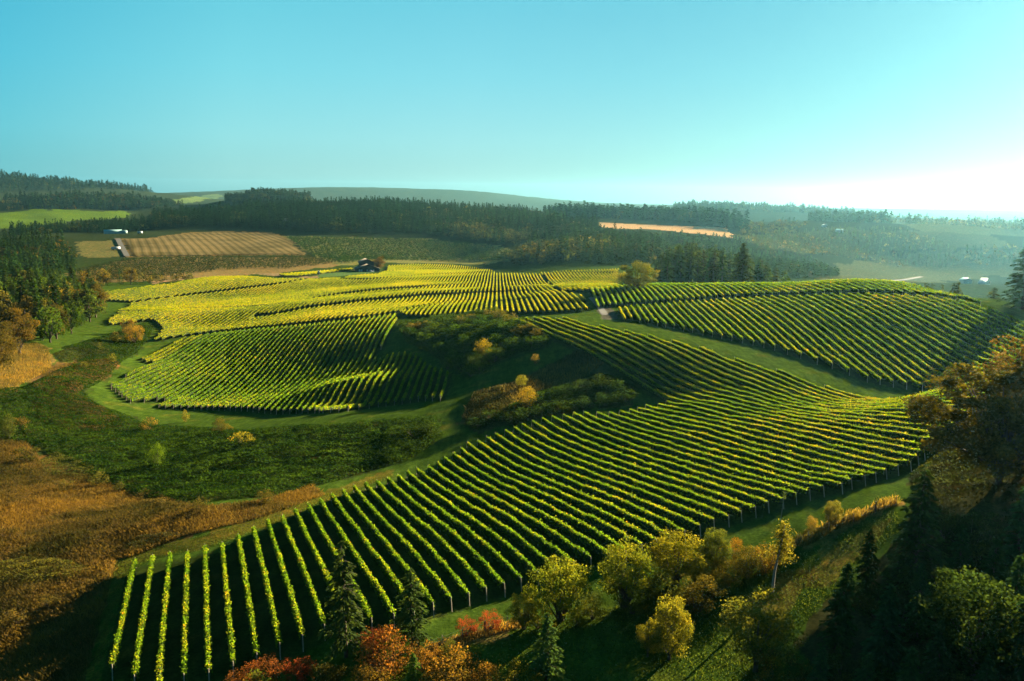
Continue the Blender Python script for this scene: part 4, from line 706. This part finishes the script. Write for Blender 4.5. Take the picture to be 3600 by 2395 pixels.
def forest(name, label, zones, seed, cat='forest'):
    """zones: (plan polygon, spacing, H0, H1, share of broadleaf, far?, fir colour, broadleaf colour)"""
    g = np.random.default_rng(seed); m = MB(); tot = 0
    for poly, sp, H0, H1, br, tiny, cf, cb in zones:
        x, y = scatter(poly, sp, g); n = len(x); tot += n
        if n == 0: print('empty', name); continue
        H = g.uniform(H0, H1, n) * g.uniform(.62, 1.30, n) * (1 + .15 * lattice(x / 60, y / 60, seed)); isb = (lattice(x / 45, y / 45, seed + 3) * .5 + .5 + g.normal(0, .2, n)) < br
        col = np.where(isb[:, None], np.array(cb), np.array(cf)) * (g.uniform(.7, 1.35, (n, 1)) * (1 + .25 * lattice(x / 80, y / 80, seed + 5))[:, None]) * g.uniform(.88, 1.12, (n, 3))
        gold = isb & (g.uniform(size=n) < .12); col[gold] *= (1.7, 1.35, 1.1)
        for s, P_, w in ((~isb, TINY_FIR if tiny else FAR_FIR, 1.15), (isb, TINY_OAK if tiny else FAR_OAK, 1.)):
            if s.any(): mass(m, x[s], y[s], H[s] * (.72 if w == 1. else 1), col[s], P_, g, w)
    print(name, tot, m.n // 4); return tag(m.obj(name, M_WOODLEAF, tint=True, col=True), label, cat, kind='stuff')
DF, DB_, YF = (.008, .022, .008), (.026, .036, .010), (.022, .044, .014)
forest('fir_forest', 'dark fir forest covering the long hill behind the brown field', [
    (polarpoly([(40,1420),(250,1560),(420,1500),(540,1570),(540,1800),(300,1780),(40,1640)]), 8.5, 10, 17, .12, False, DF, DB_),
    (polarpoly([(540,1570),(700,1570),(900,1500),(1000,1480),(1250,1390),(1500,1360),(1500,2280),(1300,2260),(1000,2220),(800,2120),(640,1960),(540,1850)]), 9.5, 15, 24, .07, False, DF, DB_),
    (polarpoly([(1500,1340),(1650,1260),(1790,1180),(1960,1260),(1990,1500),(1950,1800),(1850,2080),(1650,2080),(1500,2280)]), 9.5, 13, 23, .36, False, (.011, .026, .009), (.036, .042, .013))], 51)
forest('mixed_wood', 'hazy mixed wood in the valley below the tan stubble field', [
    (polarpoly([(1790,1000),(1900,1180),(2080,1260),(2300,1180),(2330,860),(2150,800),(1950,860),(1800,920)]), 9, 12, 22, .38, False, (.016, .034, .012), (.048, .052, .015)),
    (plan([(2010,815),(2300,832),(2560,848),(2700,882),(2880,932),(2955,978),(2700,980),(2400,945),(2200,905),(2050,872)]), 6.5, 8, 12, .06, True, YF, (.05, .055, .02)),
    (polarpoly([(1900,1380),(2010,1460),(2100,1500),(2100,1300),(1950,1280)]), 8, 14, 22, .3, False, DF, DB_)], 52)
forest('ridge_wood', 'dark fir wood on the ridge above the tan stubble field', [(polarpoly([(1905,1960),(2000,1880),(2150,1930),(2330,1870),(2560,1720),(2640,1720),(2560,1900),(2330,2180),(2100,2230),(1930,2120)]), 11, 20, 30, .08, True, (.009, .026, .011), DB_),
    (polarpoly([(2590,1640),(2760,1740),(2830,1900),(2760,1960),(2600,1800)]), 13, 10, 16, .8, True, DF, (.04, .045, .016))], 53)
forest('hazy_hill_wood', 'young hazy woodland on the far side of the right valley', [(plan([(2560,842),(2760,822),(2960,802),(3180,808),(3300,850),(3420,900),(3340,945),(3150,940),(2960,905),(2750,885)]), 9.5, 6, 11, .25, True, (.034, .050, .020), (.062, .062, .024)),
    (polarpoly([(2830,2080),(2960,2020),(3130,2120),(3110,2330),(2840,2300)]), 11, 20, 28, .05, True, (.016, .034, .014), DB_), (polarpoly([(3150,2100),(3330,2150),(3650,2050),(3650,2350),(3200,2350)]), 13, 12, 20, .5, True, (.024, .040, .016), (.05, .052, .02)), (plan([(3380,880),(3650,860),(3650,930),(3420,940)]), 11, 8, 14, .4, True, YF, (.06, .06, .022))], 54)
forest('far_ridge_wood', 'blue green wooded ridge far away on the right', [(polarpoly([(2360,3350),(2700,3300),(3050,3350),(3060,3900),(2360,3900)]), 15, 18, 30, .1, True, (.016, .034, .016), DB_), (polarpoly([(3120,2900),(3420,2950),(3600,3000),(3600,3100),(3120,3050)]), 22, 10, 18, .6, True, DF, (.045, .05, .02))], 55)
forest('far_hill_wood', 'dark wooded hills far away on the left', [(polarpoly([(30,2830),(300,2860),(560,2860),(660,3050),(560,3350),(30,3400)]), 15, 16, 26, .2, True, (.013, .028, .014), (.03, .036, .014)), (polarpoly([(-60,4300),(300,4600),(520,5000),(560,5500),(-60,5700)]), 26, 24, 38, .1, True, (.014, .030, .016), DB_),
    (polarpoly([(800,2620),(1080,2620),(1110,2950),(800,2950)]), 13, 18, 28, .12, True, (.013, .028, .013), DB_), (polarpoly([(500,3600),(900,3500),(1100,3800),(520,4200)]), 30, 18, 28, .3, True, DF, DB_)], 56)
forest('fir_plantation', 'dense young firs on the slope at the far left above the mixed wood', [(polarpoly([(-60,760),(150,800),(255,880),(262,1010),(230,1170),(90,1240),(-60,1260)]), 8, 11, 20, .05, False, (.015, .034, .010), (.05, .045, .013)), (polarpoly([(230,700),(330,690),(560,700),(700,720),(700,760),(450,800),(250,820)]), 10, 5, 9, .9, False, YF, (.062, .058, .018))], 57)
def orchard(name, label, poly, sp, H0, H1, c, seed, az, miss=.06):
    g = np.random.default_rng(seed); ca, sa = math.cos(rad(az)), math.sin(rad(az)); q = np.stack([poly[:, 0] * ca - poly[:, 1] * sa, poly[:, 0] * sa + poly[:, 1] * ca], 1); x, y = scatter(q, sp, g, .07)
    x, y = x * ca + y * sa, -x * sa + y * ca; k = g.uniform(size=len(x)) > miss; x, y = x[k], y[k]; n = len(x); m = MB()
    mass(m, x, y, g.uniform(H0, H1, n), np.array(c) * g.uniform(.7, 1.35, (n, 1)) * g.uniform(.9, 1.1, (n, 3)), FAR_OAK, g, 1.05); print(name, n)
    return tag(m.obj(name, M_WOODLEAF, tint=True, col=True), label, 'orchard', kind='stuff')
orchard('nut_orchard', 'brownish nut orchard between the brown field and the top left vines', plan([(250,960),(450,912),(700,906),(1085,904),(1190,926),(1100,936),(1000,948),(880,944),(700,960),(540,982),(330,990)]), 7.2, 3.2, 5.0, (.022, .030, .008), 61, 12)
orchard('nut_orchard', 'green nut orchard in rows on the slope behind the brown house', plan([(1010,836),(1250,840),(1500,845),(1700,864),(1850,897),(1780,916),(1600,922),(1300,916),(1200,930),(1095,900)]), 7.2, 4.0, 5.6, (.015, .034, .008), 62, 24)
# ---------------------------------------------------------------- buildings, vehicles, fences, tracks
M_DARKWALL = plain('dark_timber_wall', (.048, .050, .044), .8, .25, 3); M_ROOFTAN = plain('weathered_roof', (.10, .085, .065), .85, .2, 4); M_WHITE = plain('white_paint', (.24, .25, .24), .5, .06, 3)
M_PANE = plain('window_glass', (.30, .34, .33), .15, .1, 2); M_TEAL = plain('pale_teal_metal', (.12, .20, .19), .5, .1, 2); M_BLUE = plain('blue_metal_roof', (.055, .16, .24), .4, .12, 2); M_TYRE = plain('tyre_rubber', (.015, .015, .015), .9, .1, 5); M_GRAVEL = plain('gravel', (.07, .062, .052), 1., .25, .5); M_BRICK = plain('red_wagon_paint', (.25, .06, .04), .7, .2, 3)
def gable(m, c, w, d, h, rise, over=.5, thick=.22, mat=0):        # roof with its ridge along local y
    x, y, z = c; s = []
    for sx in (-1, 1):
        a = np.array([(x + sx * (w / 2 + over), y - d / 2 - over, z + h - rise * over / (w / 2)), (x + sx * (w / 2 + over), y + d / 2 + over, z + h - rise * over / (w / 2)), (x, y + d / 2 + over, z + h + rise), (x, y - d / 2 - over, z + h + rise)])
        V = np.r_[a, a + (0, 0, thick)]; m.add(V, [(0, 1, 2, 3), (7, 6, 5, 4), (0, 4, 5, 1), (1, 5, 6, 2), (2, 6, 7, 3), (3, 7, 4, 0)], mat=mat)
def gwalls(m, c, w, d, h, rise):
    x, y, z = c; a, b = x - w / 2, x + w / 2; e, f = y - d / 2, y + d / 2
    V = [(a, e, z - 1.5), (b, e, z - 1.5), (b, e, z + h), (x, e, z + h + rise), (a, e, z + h), (a, f, z - 1.5), (b, f, z - 1.5), (b, f, z + h), (x, f, z + h + rise), (a, f, z + h)]
    m.add(V, [(0, 1, 2, 3, 4)]); m.add(V, [(9, 8, 7, 6, 5)]); m.add(V, [(5, 0, 4, 9), (1, 6, 7, 2)])
def placed(name, P, label, cat, face=None, rz=0., group=None):
    r = empty(name, tuple(P), (-math.atan2(P[0], P[1])) + rz); return tag(r, label, cat, group)
# brown house by the round tree: low wide gable with a taller one behind
P = polar(1282, 832); P[2] -= .3; h = placed('vineyard_house', P, 'dark brown house with stepped low roofs beside the round brown tree', 'house', rz=rad(10))
m = MB(); gwalls(m, (2, 0, 0), 22, 13, 3.4, 4.0); gwalls(m, (3, 9, 0), 13, 11, 8.6, 3.2); m.obj('wall', M_DARKWALL, h)
m = MB(); gable(m, (2, 0, 0), 22, 13, 3.45, 4.0, 1.4); m.obj('roof', M_ROOFTAN, h); m = MB(); gable(m, (3, 9, 0), 13, 11, 8.65, 3.2, 1.1); m.obj('upper_roof', M_ROOFTAN, h)
for x, w, z, hh in ((-6.2, 1.3, 1.5, 2.2), (-4.2, 1.0, 1.5, 2.2), (4.8, 1.6, 1.4, 1.8), (7.2, 1.2, 1.4, 1.8)):
    m = MB(); m.box((x, -6.55, z), (w + .3, .12, hh + .3)); f = m.obj('window', M_WHITE, h); m = MB(); m.box((x, -6.62, z), (w, .06, hh)); m.obj('pane', M_PANE, f)
m = MB(); m.box((1.0, -6.56, 1.15), (1.1, .14, 2.6)); m.obj('door', M_WHITE, h)
m = MB(); m.box((0, -8.6, -.35), (17, 4, .5)); m.obj('terrace', M_GRAVEL, h)
# farmhouse
P = polar(402, 1430); h = placed('farmhouse', P, 'long pale teal farmhouse at the foot of the fir forest', 'house', rz=rad(8)); m = MB(); gwalls(m, (0, 0, 0), 9, 24, 3.6, 2.2); o = m.obj('wall', M_WHITE, h); o.rotation_euler = (0, 0, rad(90))
m = MB(); gable(m, (0, 0, 0), 9, 24, 3.65, 2.2, .6); o = m.obj('roof', M_TEAL, h); o.rotation_euler = (0, 0, rad(90))
m = MB(); m.box((15.5, -2, 2.0), (8, 8, 5.2)); m.obj('garage', M_TEAL, h); m = MB(); m.box((15.5, -2, 4.75), (8.8, 8.8, .3)); m.obj('garage_roof', M_TEAL, h)
for x in (-8, -3, 4): m = MB(); m.box((x, -4.56, 1.6), (2.0, .1, 1.3)); m.obj('window', M_PANE, h)
for X, r, lab, L, mt in [(497, 1420, 'white camper parked on the grass right of the teal farmhouse', 7., M_WHITE), (409, 1135, 'long white trailer parked at the lower end of the farm drive', 10., M_WHITE)]:
    P = polar(X, r); P[2] += .1; h = placed('trailer', P, lab, 'trailer', rz=rad(14)); m = MB(); m.box((0, 0, 2.3), (L, 2.5, 3.0)); m.box((0, 0, 3.92), (L * .94, 2.2, .25)); m.obj('body', mt, h)
    for x in (-L * .3, L * .3):
        m = MB(); m.tube([(x, -1.3, .5), (x, 1.3, .5)], [.5, .5], 10); m.obj('wheel', M_TYRE, h)
    m = MB(); m.box((L * .2, -1.27, 2.6), (1.4, .08, .8)); m.obj('window', M_PANE, h)
P = polar(404, 1150); P[2] += .1; h = placed('farm_wagon', P, 'small red farm wagon beside the long white trailer', 'wagon'); m = MB(); m.box((0, 0, 1.4), (6, 2.2, 1.0)); m.obj('body', M_BRICK, h)
for x in (-2, 2): m = MB(); m.tube([(x, -1.2, .5), (x, 1.2, .5)], [.5, .5], 10); m.obj('wheel', M_TYRE, h)
# blue roofed barn behind the crest
P = polar(2770, 462); h = placed('barn', P, 'long barn showing only its blue roof over the crest of the right hill', 'barn'); ht = height_to(P, 2770, 994); W_ = 79 / F * 462
m = MB(); m.box((0, 0, (ht - 1.6) / 2 - .5), (W_ - 1, 7, ht - 1.6)); m.obj('wall', M_DARKWALL, h)
m = MB(); V = np.array([(-W_ / 2, -4.2, ht - 1.7), (W_ / 2, -4.2, ht - 1.7), (W_ / 2, .2, ht), (-W_ / 2, .2, ht), (-W_ / 2, 4.4, ht - 1.7), (W_ / 2, 4.4, ht - 1.7)]); m.add(np.r_[V, V + (0, 0, .2)], [(6, 7, 8, 9), (9, 8, 11, 10), (0, 3, 2, 1), (3, 4, 5, 2), (0, 1, 7, 6), (4, 10, 11, 5), (0, 6, 9, 3), (3, 9, 10, 4), (1, 2, 8, 7), (2, 5, 11, 8)]); m.obj('roof', M_BLUE, h)
# valley houses on the right
for X, r, lab, w, d, hh, rz, mt in [(3404, 1120, 'white gabled house in the valley between the twin firs and the right edge', 9, 12, 4.2, 25, M_TEAL), (3470, 1180, 'long low white shed in the valley right of the white gabled house', 22, 7, 2.6, 75, M_WHITE), (3130 - 185, 1850, 'small pale house half way up the hazy right hillside', 9, 14, 3.5, 60, M_TEAL), (2890, 1900, 'white cottage highest on the hazy right hillside', 8, 10, 3.2, 20, M_WHITE), (1010, 1600, 'pale cottage at the edge of the fir forest above the brown field', 8, 11, 3.6, 40, M_WHITE)]:
    P = polar(X, r); h = placed('cottage', P, lab, 'house', rz=rad(rz)); m = MB(); gwalls(m, (0, 0, 0), w, d, hh, w * .28); m.obj('wall', M_WHITE, h); m = MB(); gable(m, (0, 0, 0), w, d, hh + .05, w * .28, .5); m.obj('roof', mt, h); m = MB(); m.box((0, -d / 2 - .05, 1.7), (1.8, .1, 1.4)); m.obj('window', M_PANE, h)
P = polar(1119, 770); h = placed('pump_shed', P, 'tiny white shed with a dark doorway beside the drive', 'shed'); m = MB(); gwalls(m, (0, 0, 0), 1.9, 1.9, 2.6, .7); m.obj('wall', M_WHITE, h); m = MB(); gable(m, (0, 0, 0), 1.9, 1.9, 2.65, .7, .2, .1); m.obj('roof', M_WHITE, h); m = MB(); m.box((-.35, -.97, .9), (.8, .06, 1.9)); m.obj('door', M_DARKWALL, h)
P = polar(1303, 818); h = placed('parked_car', P, 'white car parked between the brown house and the vine rows', 'car', rz=rad(10)); m = MB(); m.box((0, 0, .65), (4.3, 1.75, .65)); V = np.array([(-1.5, -.8, .97), (1.3, -.8, .97), (1.3, .8, .97), (-1.5, .8, .97), (-1.0, -.68, 1.5), (.75, -.68, 1.5), (.75, .68, 1.5), (-1.0, .68, 1.5)]); m.add(V, [(4, 5, 6, 7), (0, 1, 5, 4), (1, 2, 6, 5), (2, 3, 7, 6), (3, 0, 4, 7)]); m.obj('body', M_WHITE, h)
for x in (-1.35, 1.35):
    for y in (-.8, .8): m = MB(); m.tube([(x, y - .12, .33), (x, y + .12, .33)], [.33, .33], 12); m.obj('wheel', M_TYRE, h)
m = MB(); m.box((-.1, -.775, 1.22), (1.5, .05, .36)); m.obj('window', M_PANE, h)
# wire fences
def fence(L, sp, label, lean=0.):
    Q = np.array(D_(L)); P = hit(Q[:, 0], Q[:, 1]); seg = np.hypot(*np.diff(P[:, :2], axis=0).T); t = np.r_[0, np.cumsum(seg)]; n = int(t[-1] / sp) + 1; s = np.linspace(0, t[-1], n)
    x, y = np.interp(s, t, P[:, 0]), np.interp(s, t, P[:, 1]); z = ground(x, y); r = empty('wire_fence', (x[0], y[0], z[0])); o_ = np.array([x[0], y[0], z[0]])
    for i in range(n):
        big = i % 4 == 0; hh = (1.55 if big else 1.25) * random.uniform(.92, 1.08); b = np.array([x[i], y[i], z[i]]) - o_; m = MB(); m.tube([b - (0, 0, .2), b + (random.uniform(-.08, .08), random.uniform(-.08, .08), hh)], [.11 if big else .05] * 2, 6); m.obj('post', M_POST if not big else M_BARK, r)
    for hh in (.45, .8, 1.12): m = MB(); m.tube(np.stack([x, y, z + hh], 1) - o_, .012, 4, cap=False); m.obj('wire', M_WIRE, r)
    return tag(r, label, 'fence')
fence([(905,1522),(1000,1496),(1070,1468),(1172,1443),(1216,1430)], 2.6, 'wire fence on wooden posts between the two firs and the yellow willows')
fence([(1815,1268),(1845,1252),(1895,1226),(1945,1210),(2000,1188),(2062,1162)], 3.2, 'wire fence on wooden posts through the golden tall grass')
P = spot(1797 * DB, 1199 * DB); H = height_to(P, 1803 * DB, 1131 * DB); r = empty('bare_sapling', tuple(P)); tag(r, 'thin bare sapling standing on the grass at the ends of the vine rows', 'tree'); m = MB(); m.tube([(0, 0, -.1), (.12, 0, H * .5), (.3, 0, H)], [.06, .045, .02], 5); m.obj('trunk', M_PALEBARK, r); m = MB(); g = np.random.default_rng(8)
for i in range(5): m.leaves(np.array([.3, 0, H * (.75 + .05 * i)]) + g.normal(0, .16, (9, 3)), .09, .06, g.uniform(.3, .7, 9), rng=g)
o = m.obj('crown', M_LEAF, r, tint=True); o.color = (.06, .08, .02, 1)
# tracks and the striped field: thin sheets that follow the land
def strip(name, L, wid, mat, lift=.12, src=True, step=8):
    q = plan(L if src else D_(L), 0, False, step); T = np.gradient(q[:, :2], axis=0); T /= np.linalg.norm(T, axis=1)[:, None] + 1e-9; N_ = np.stack([-T[:, 1], T[:, 0]], 1); V = []
    for o_ in np.linspace(-.5, .5, 5): x, y = q[:, 0] + N_[:, 0] * o_ * wid, q[:, 1] + N_[:, 1] * o_ * wid; V.append(np.stack([x, y, ground(x, y) + lift], 1))
    n = len(q); V = np.concatenate(V); i = np.arange(n - 1)[None]; j = np.arange(4)[:, None] * n; m = MB(); m.add(V, np.stack([j + i, j + n + i, j + n + i + 1, j + i + 1], -1).reshape(-1, 4)); return tag(m.obj(name, mat, smooth=True), kind='structure')
strip('road', [(2955,1000),(3020,994),(3100,992),(3180,985),(3240,974)], 7, M_GRAVEL, .6)
strip('dirt_track', [(2128,1108),(2110,1082),(2092,1060),(2078,1046)], 2.6, M_GRAVEL, .06, step=3)
strip('farm_drive', [(413,842),(425,865),(447,904)], 6, M_GRAVEL, 1.2, step=5)
def striped_field():
    P = plan([(428,842),(528,840),(650,822),(765,817),(900,818),(960,823),(1000,833),(1080,898),(1000,895),(900,896),(700,900),(462,904)]); m, nt, N = nodes('dry_striped_field'); b = N('ShaderNodeBsdfDiffuse'); tc = N('ShaderNodeTexCoord').outputs['Object']
    mp = N('ShaderNodeMapping'); mp.inputs['Rotation'].default_value = (0, 0, rad(-25)); lk(nt, tc, mp.inputs['Vector']); wv = N('ShaderNodeTexWave'); wv.inputs['Scale'].default_value = .032; wv.inputs['Distortion'].default_value = .8; wv.inputs['Detail Scale'].default_value = .4; lk(nt, mp.outputs[0], wv.inputs['Vector'])
    c = ramp(nt, wv.outputs['Fac'], [(0, (.055, .045, .017)), (.22, (.088, .066, .025)), (.8, (.098, .070, .028)), (1, (.12, .09, .04))]); c = mixrgb(nt, 'MULTIPLY', 1., c, ramp(nt, noise(nt, .02, 5, tc), [(.35, (.7, .72, .6)), (.65, (1.2, 1.15, 1.1))])); lk(nt, c, b.inputs['Color']); lk(nt, b.outputs[0], N('ShaderNodeOutputMaterial').inputs['Surface'])
    x0, y0 = P[:, :2].min(0); x1, y1 = P[:, :2].max(0); gx, gy = np.meshgrid(np.arange(x0, x1, 6), np.arange(y0, y1, 6), indexing='ij'); k = inside(gx, gy, P[:, :2]); V = np.stack([gx, gy, ground(gx, gy) + .8], -1).reshape(-1, 3); idx = np.arange(gx.size).reshape(gx.shape)
    kk = k[:-1, :-1] & k[1:, :-1] & k[1:, 1:] & k[:-1, 1:]; Fq = np.stack([idx[:-1, :-1], idx[1:, :-1], idx[1:, 1:], idx[:-1, 1:]], -1)[kk]; mb = MB(); mb.add(V, Fq); return tag(mb.obj('brown_field', m, smooth=True), kind='structure')
striped_field()
# ---------------------------------------------------------------- sky, sun, air, camera
SUN_AZ, SUN_EL = rad(42), rad(14.5)
sd = np.array([math.sin(SUN_AZ) * math.cos(SUN_EL), math.cos(SUN_AZ) * math.cos(SUN_EL), math.sin(SUN_EL)])
W = bpy.data.worlds.new('World'); SC.world = W; W.use_nodes = True; nt = W.node_tree; nt.nodes.clear()
sky = nt.nodes.new('ShaderNodeTexSky'); sky.sky_type = 'NISHITA'; sky.sun_disc = False; sky.sun_elevation = SUN_EL; sky.sun_rotation = SUN_AZ; sky.altitude = 200; sky.air_density = 1.; sky.dust_density = .6; sky.ozone_density = 2.
EXPO = 3.05
bg = nt.nodes.new('ShaderNodeBackground'); bg.inputs['Strength'].default_value = .10
tcw = nt.nodes.new('ShaderNodeTexCoord'); sx = nt.nodes.new('ShaderNodeSeparateXYZ'); lk(nt, tcw.outputs['Generated'], sx.inputs[0])
kx = 10 / 2 ** EXPO
def sc_(c, f=1.): return tuple(v * kx * f for v in c)
up = ramp(nt, sx.outputs['Z'], [(0, sc_((.22, .45, .50))), (.02, sc_((.30, .55, .60))), (.06, sc_((.30, .63, .70))), (.13, sc_((.21, .62, .72))), (.22, sc_((.13, .55, .67))), (.40, sc_((.09, .49, .62))), (1, sc_((.04, .28, .50)))])
dt = nt.nodes.new('ShaderNodeVectorMath'); dt.operation = 'DOT_PRODUCT'; lk(nt, tcw.outputs['Generated'], dt.inputs[0]); dt.inputs[1].default_value = (math.sin(SUN_AZ), math.cos(SUN_AZ), 0)
side = ramp(nt, dt.outputs['Value'], [(0, (.40, .66, .80)), (.26, (.20, .72, .86)), (.5, (.80, .97, .98)), (.7, (.88, .92, .95)), (1, (.62, .70, .76))])
air = mixrgb(nt, 'MULTIPLY', 1., up, side)
lk(nt, mixrgb(nt, 'MIX', .93, mixrgb(nt, 'MULTIPLY', 1., sky.outputs[0], (.3, .55, .5)), air), bg.inputs['Color'])
out = nt.nodes.new('ShaderNodeOutputWorld'); lk(nt, bg.outputs[0], out.inputs['Surface'])
L = bpy.data.lights.new('sun', 'SUN'); L.energy = 5.; L.angle = rad(.5); L.color = (1, .85, .56); so = link(bpy.data.objects.new('sun', L)); so.location = (200, 200, 300)
import mathutils
so.rotation_euler = mathutils.Vector(-sd).to_track_quat('-Z', 'Y').to_euler()
m, nt, N = nodes('haze'); v = N('ShaderNodeVolumePrincipled'); v.inputs['Density'].default_value = .000018; v.inputs['Color'].default_value = (.26, .68, .92, 1); v.inputs['Anisotropy'].default_value = .70
lk(nt, v.outputs[0], N('ShaderNodeOutputMaterial').inputs['Volume'])
b = MB(); b.box((0, 0, 75), (20400, 20400, 290)); hz = b.obj('haze', m); tag(hz, kind='stuff')
cam = bpy.data.cameras.new('camera'); co = link(bpy.data.objects.new('camera', cam)); SC.camera = co
cam.sensor_width = 36.; cam.lens = 36. * F / 3600; cam.clip_start = 1.; cam.clip_end = 60000
cr, sr, cp, sp = math.cos(ROLL), math.sin(ROLL), math.cos(PITCH), math.sin(PITCH)
fw = np.array([0, cp, -sp]); R0 = np.array([1., 0, 0]); U0 = np.array([0, sp, cp])
rt_ = cr * R0 + sr * U0; up_ = -sr * R0 + cr * U0
co.matrix_world = mathutils.Matrix(((rt_[0], up_[0], -fw[0], 0), (rt_[1], up_[1], -fw[1], 0), (rt_[2], up_[2], -fw[2], HC), (0, 0, 0, 1)))
SC.view_settings.view_transform = 'Standard'; SC.view_settings.look = 'None'; SC.view_settings.exposure = EXPO; SC.view_settings.gamma = 1
SC.render.engine = 'CYCLES'; cy = SC.cycles; cy.max_bounces = 4; cy.diffuse_bounces = 2; cy.glossy_bounces = 1; cy.transmission_bounces = 3; cy.volume_bounces = 0; cy.transparent_max_bounces = 4
cy.use_denoising = True; cy.caustics_reflective = False; cy.caustics_refractive = False; cy.sample_clamp_indirect = 4
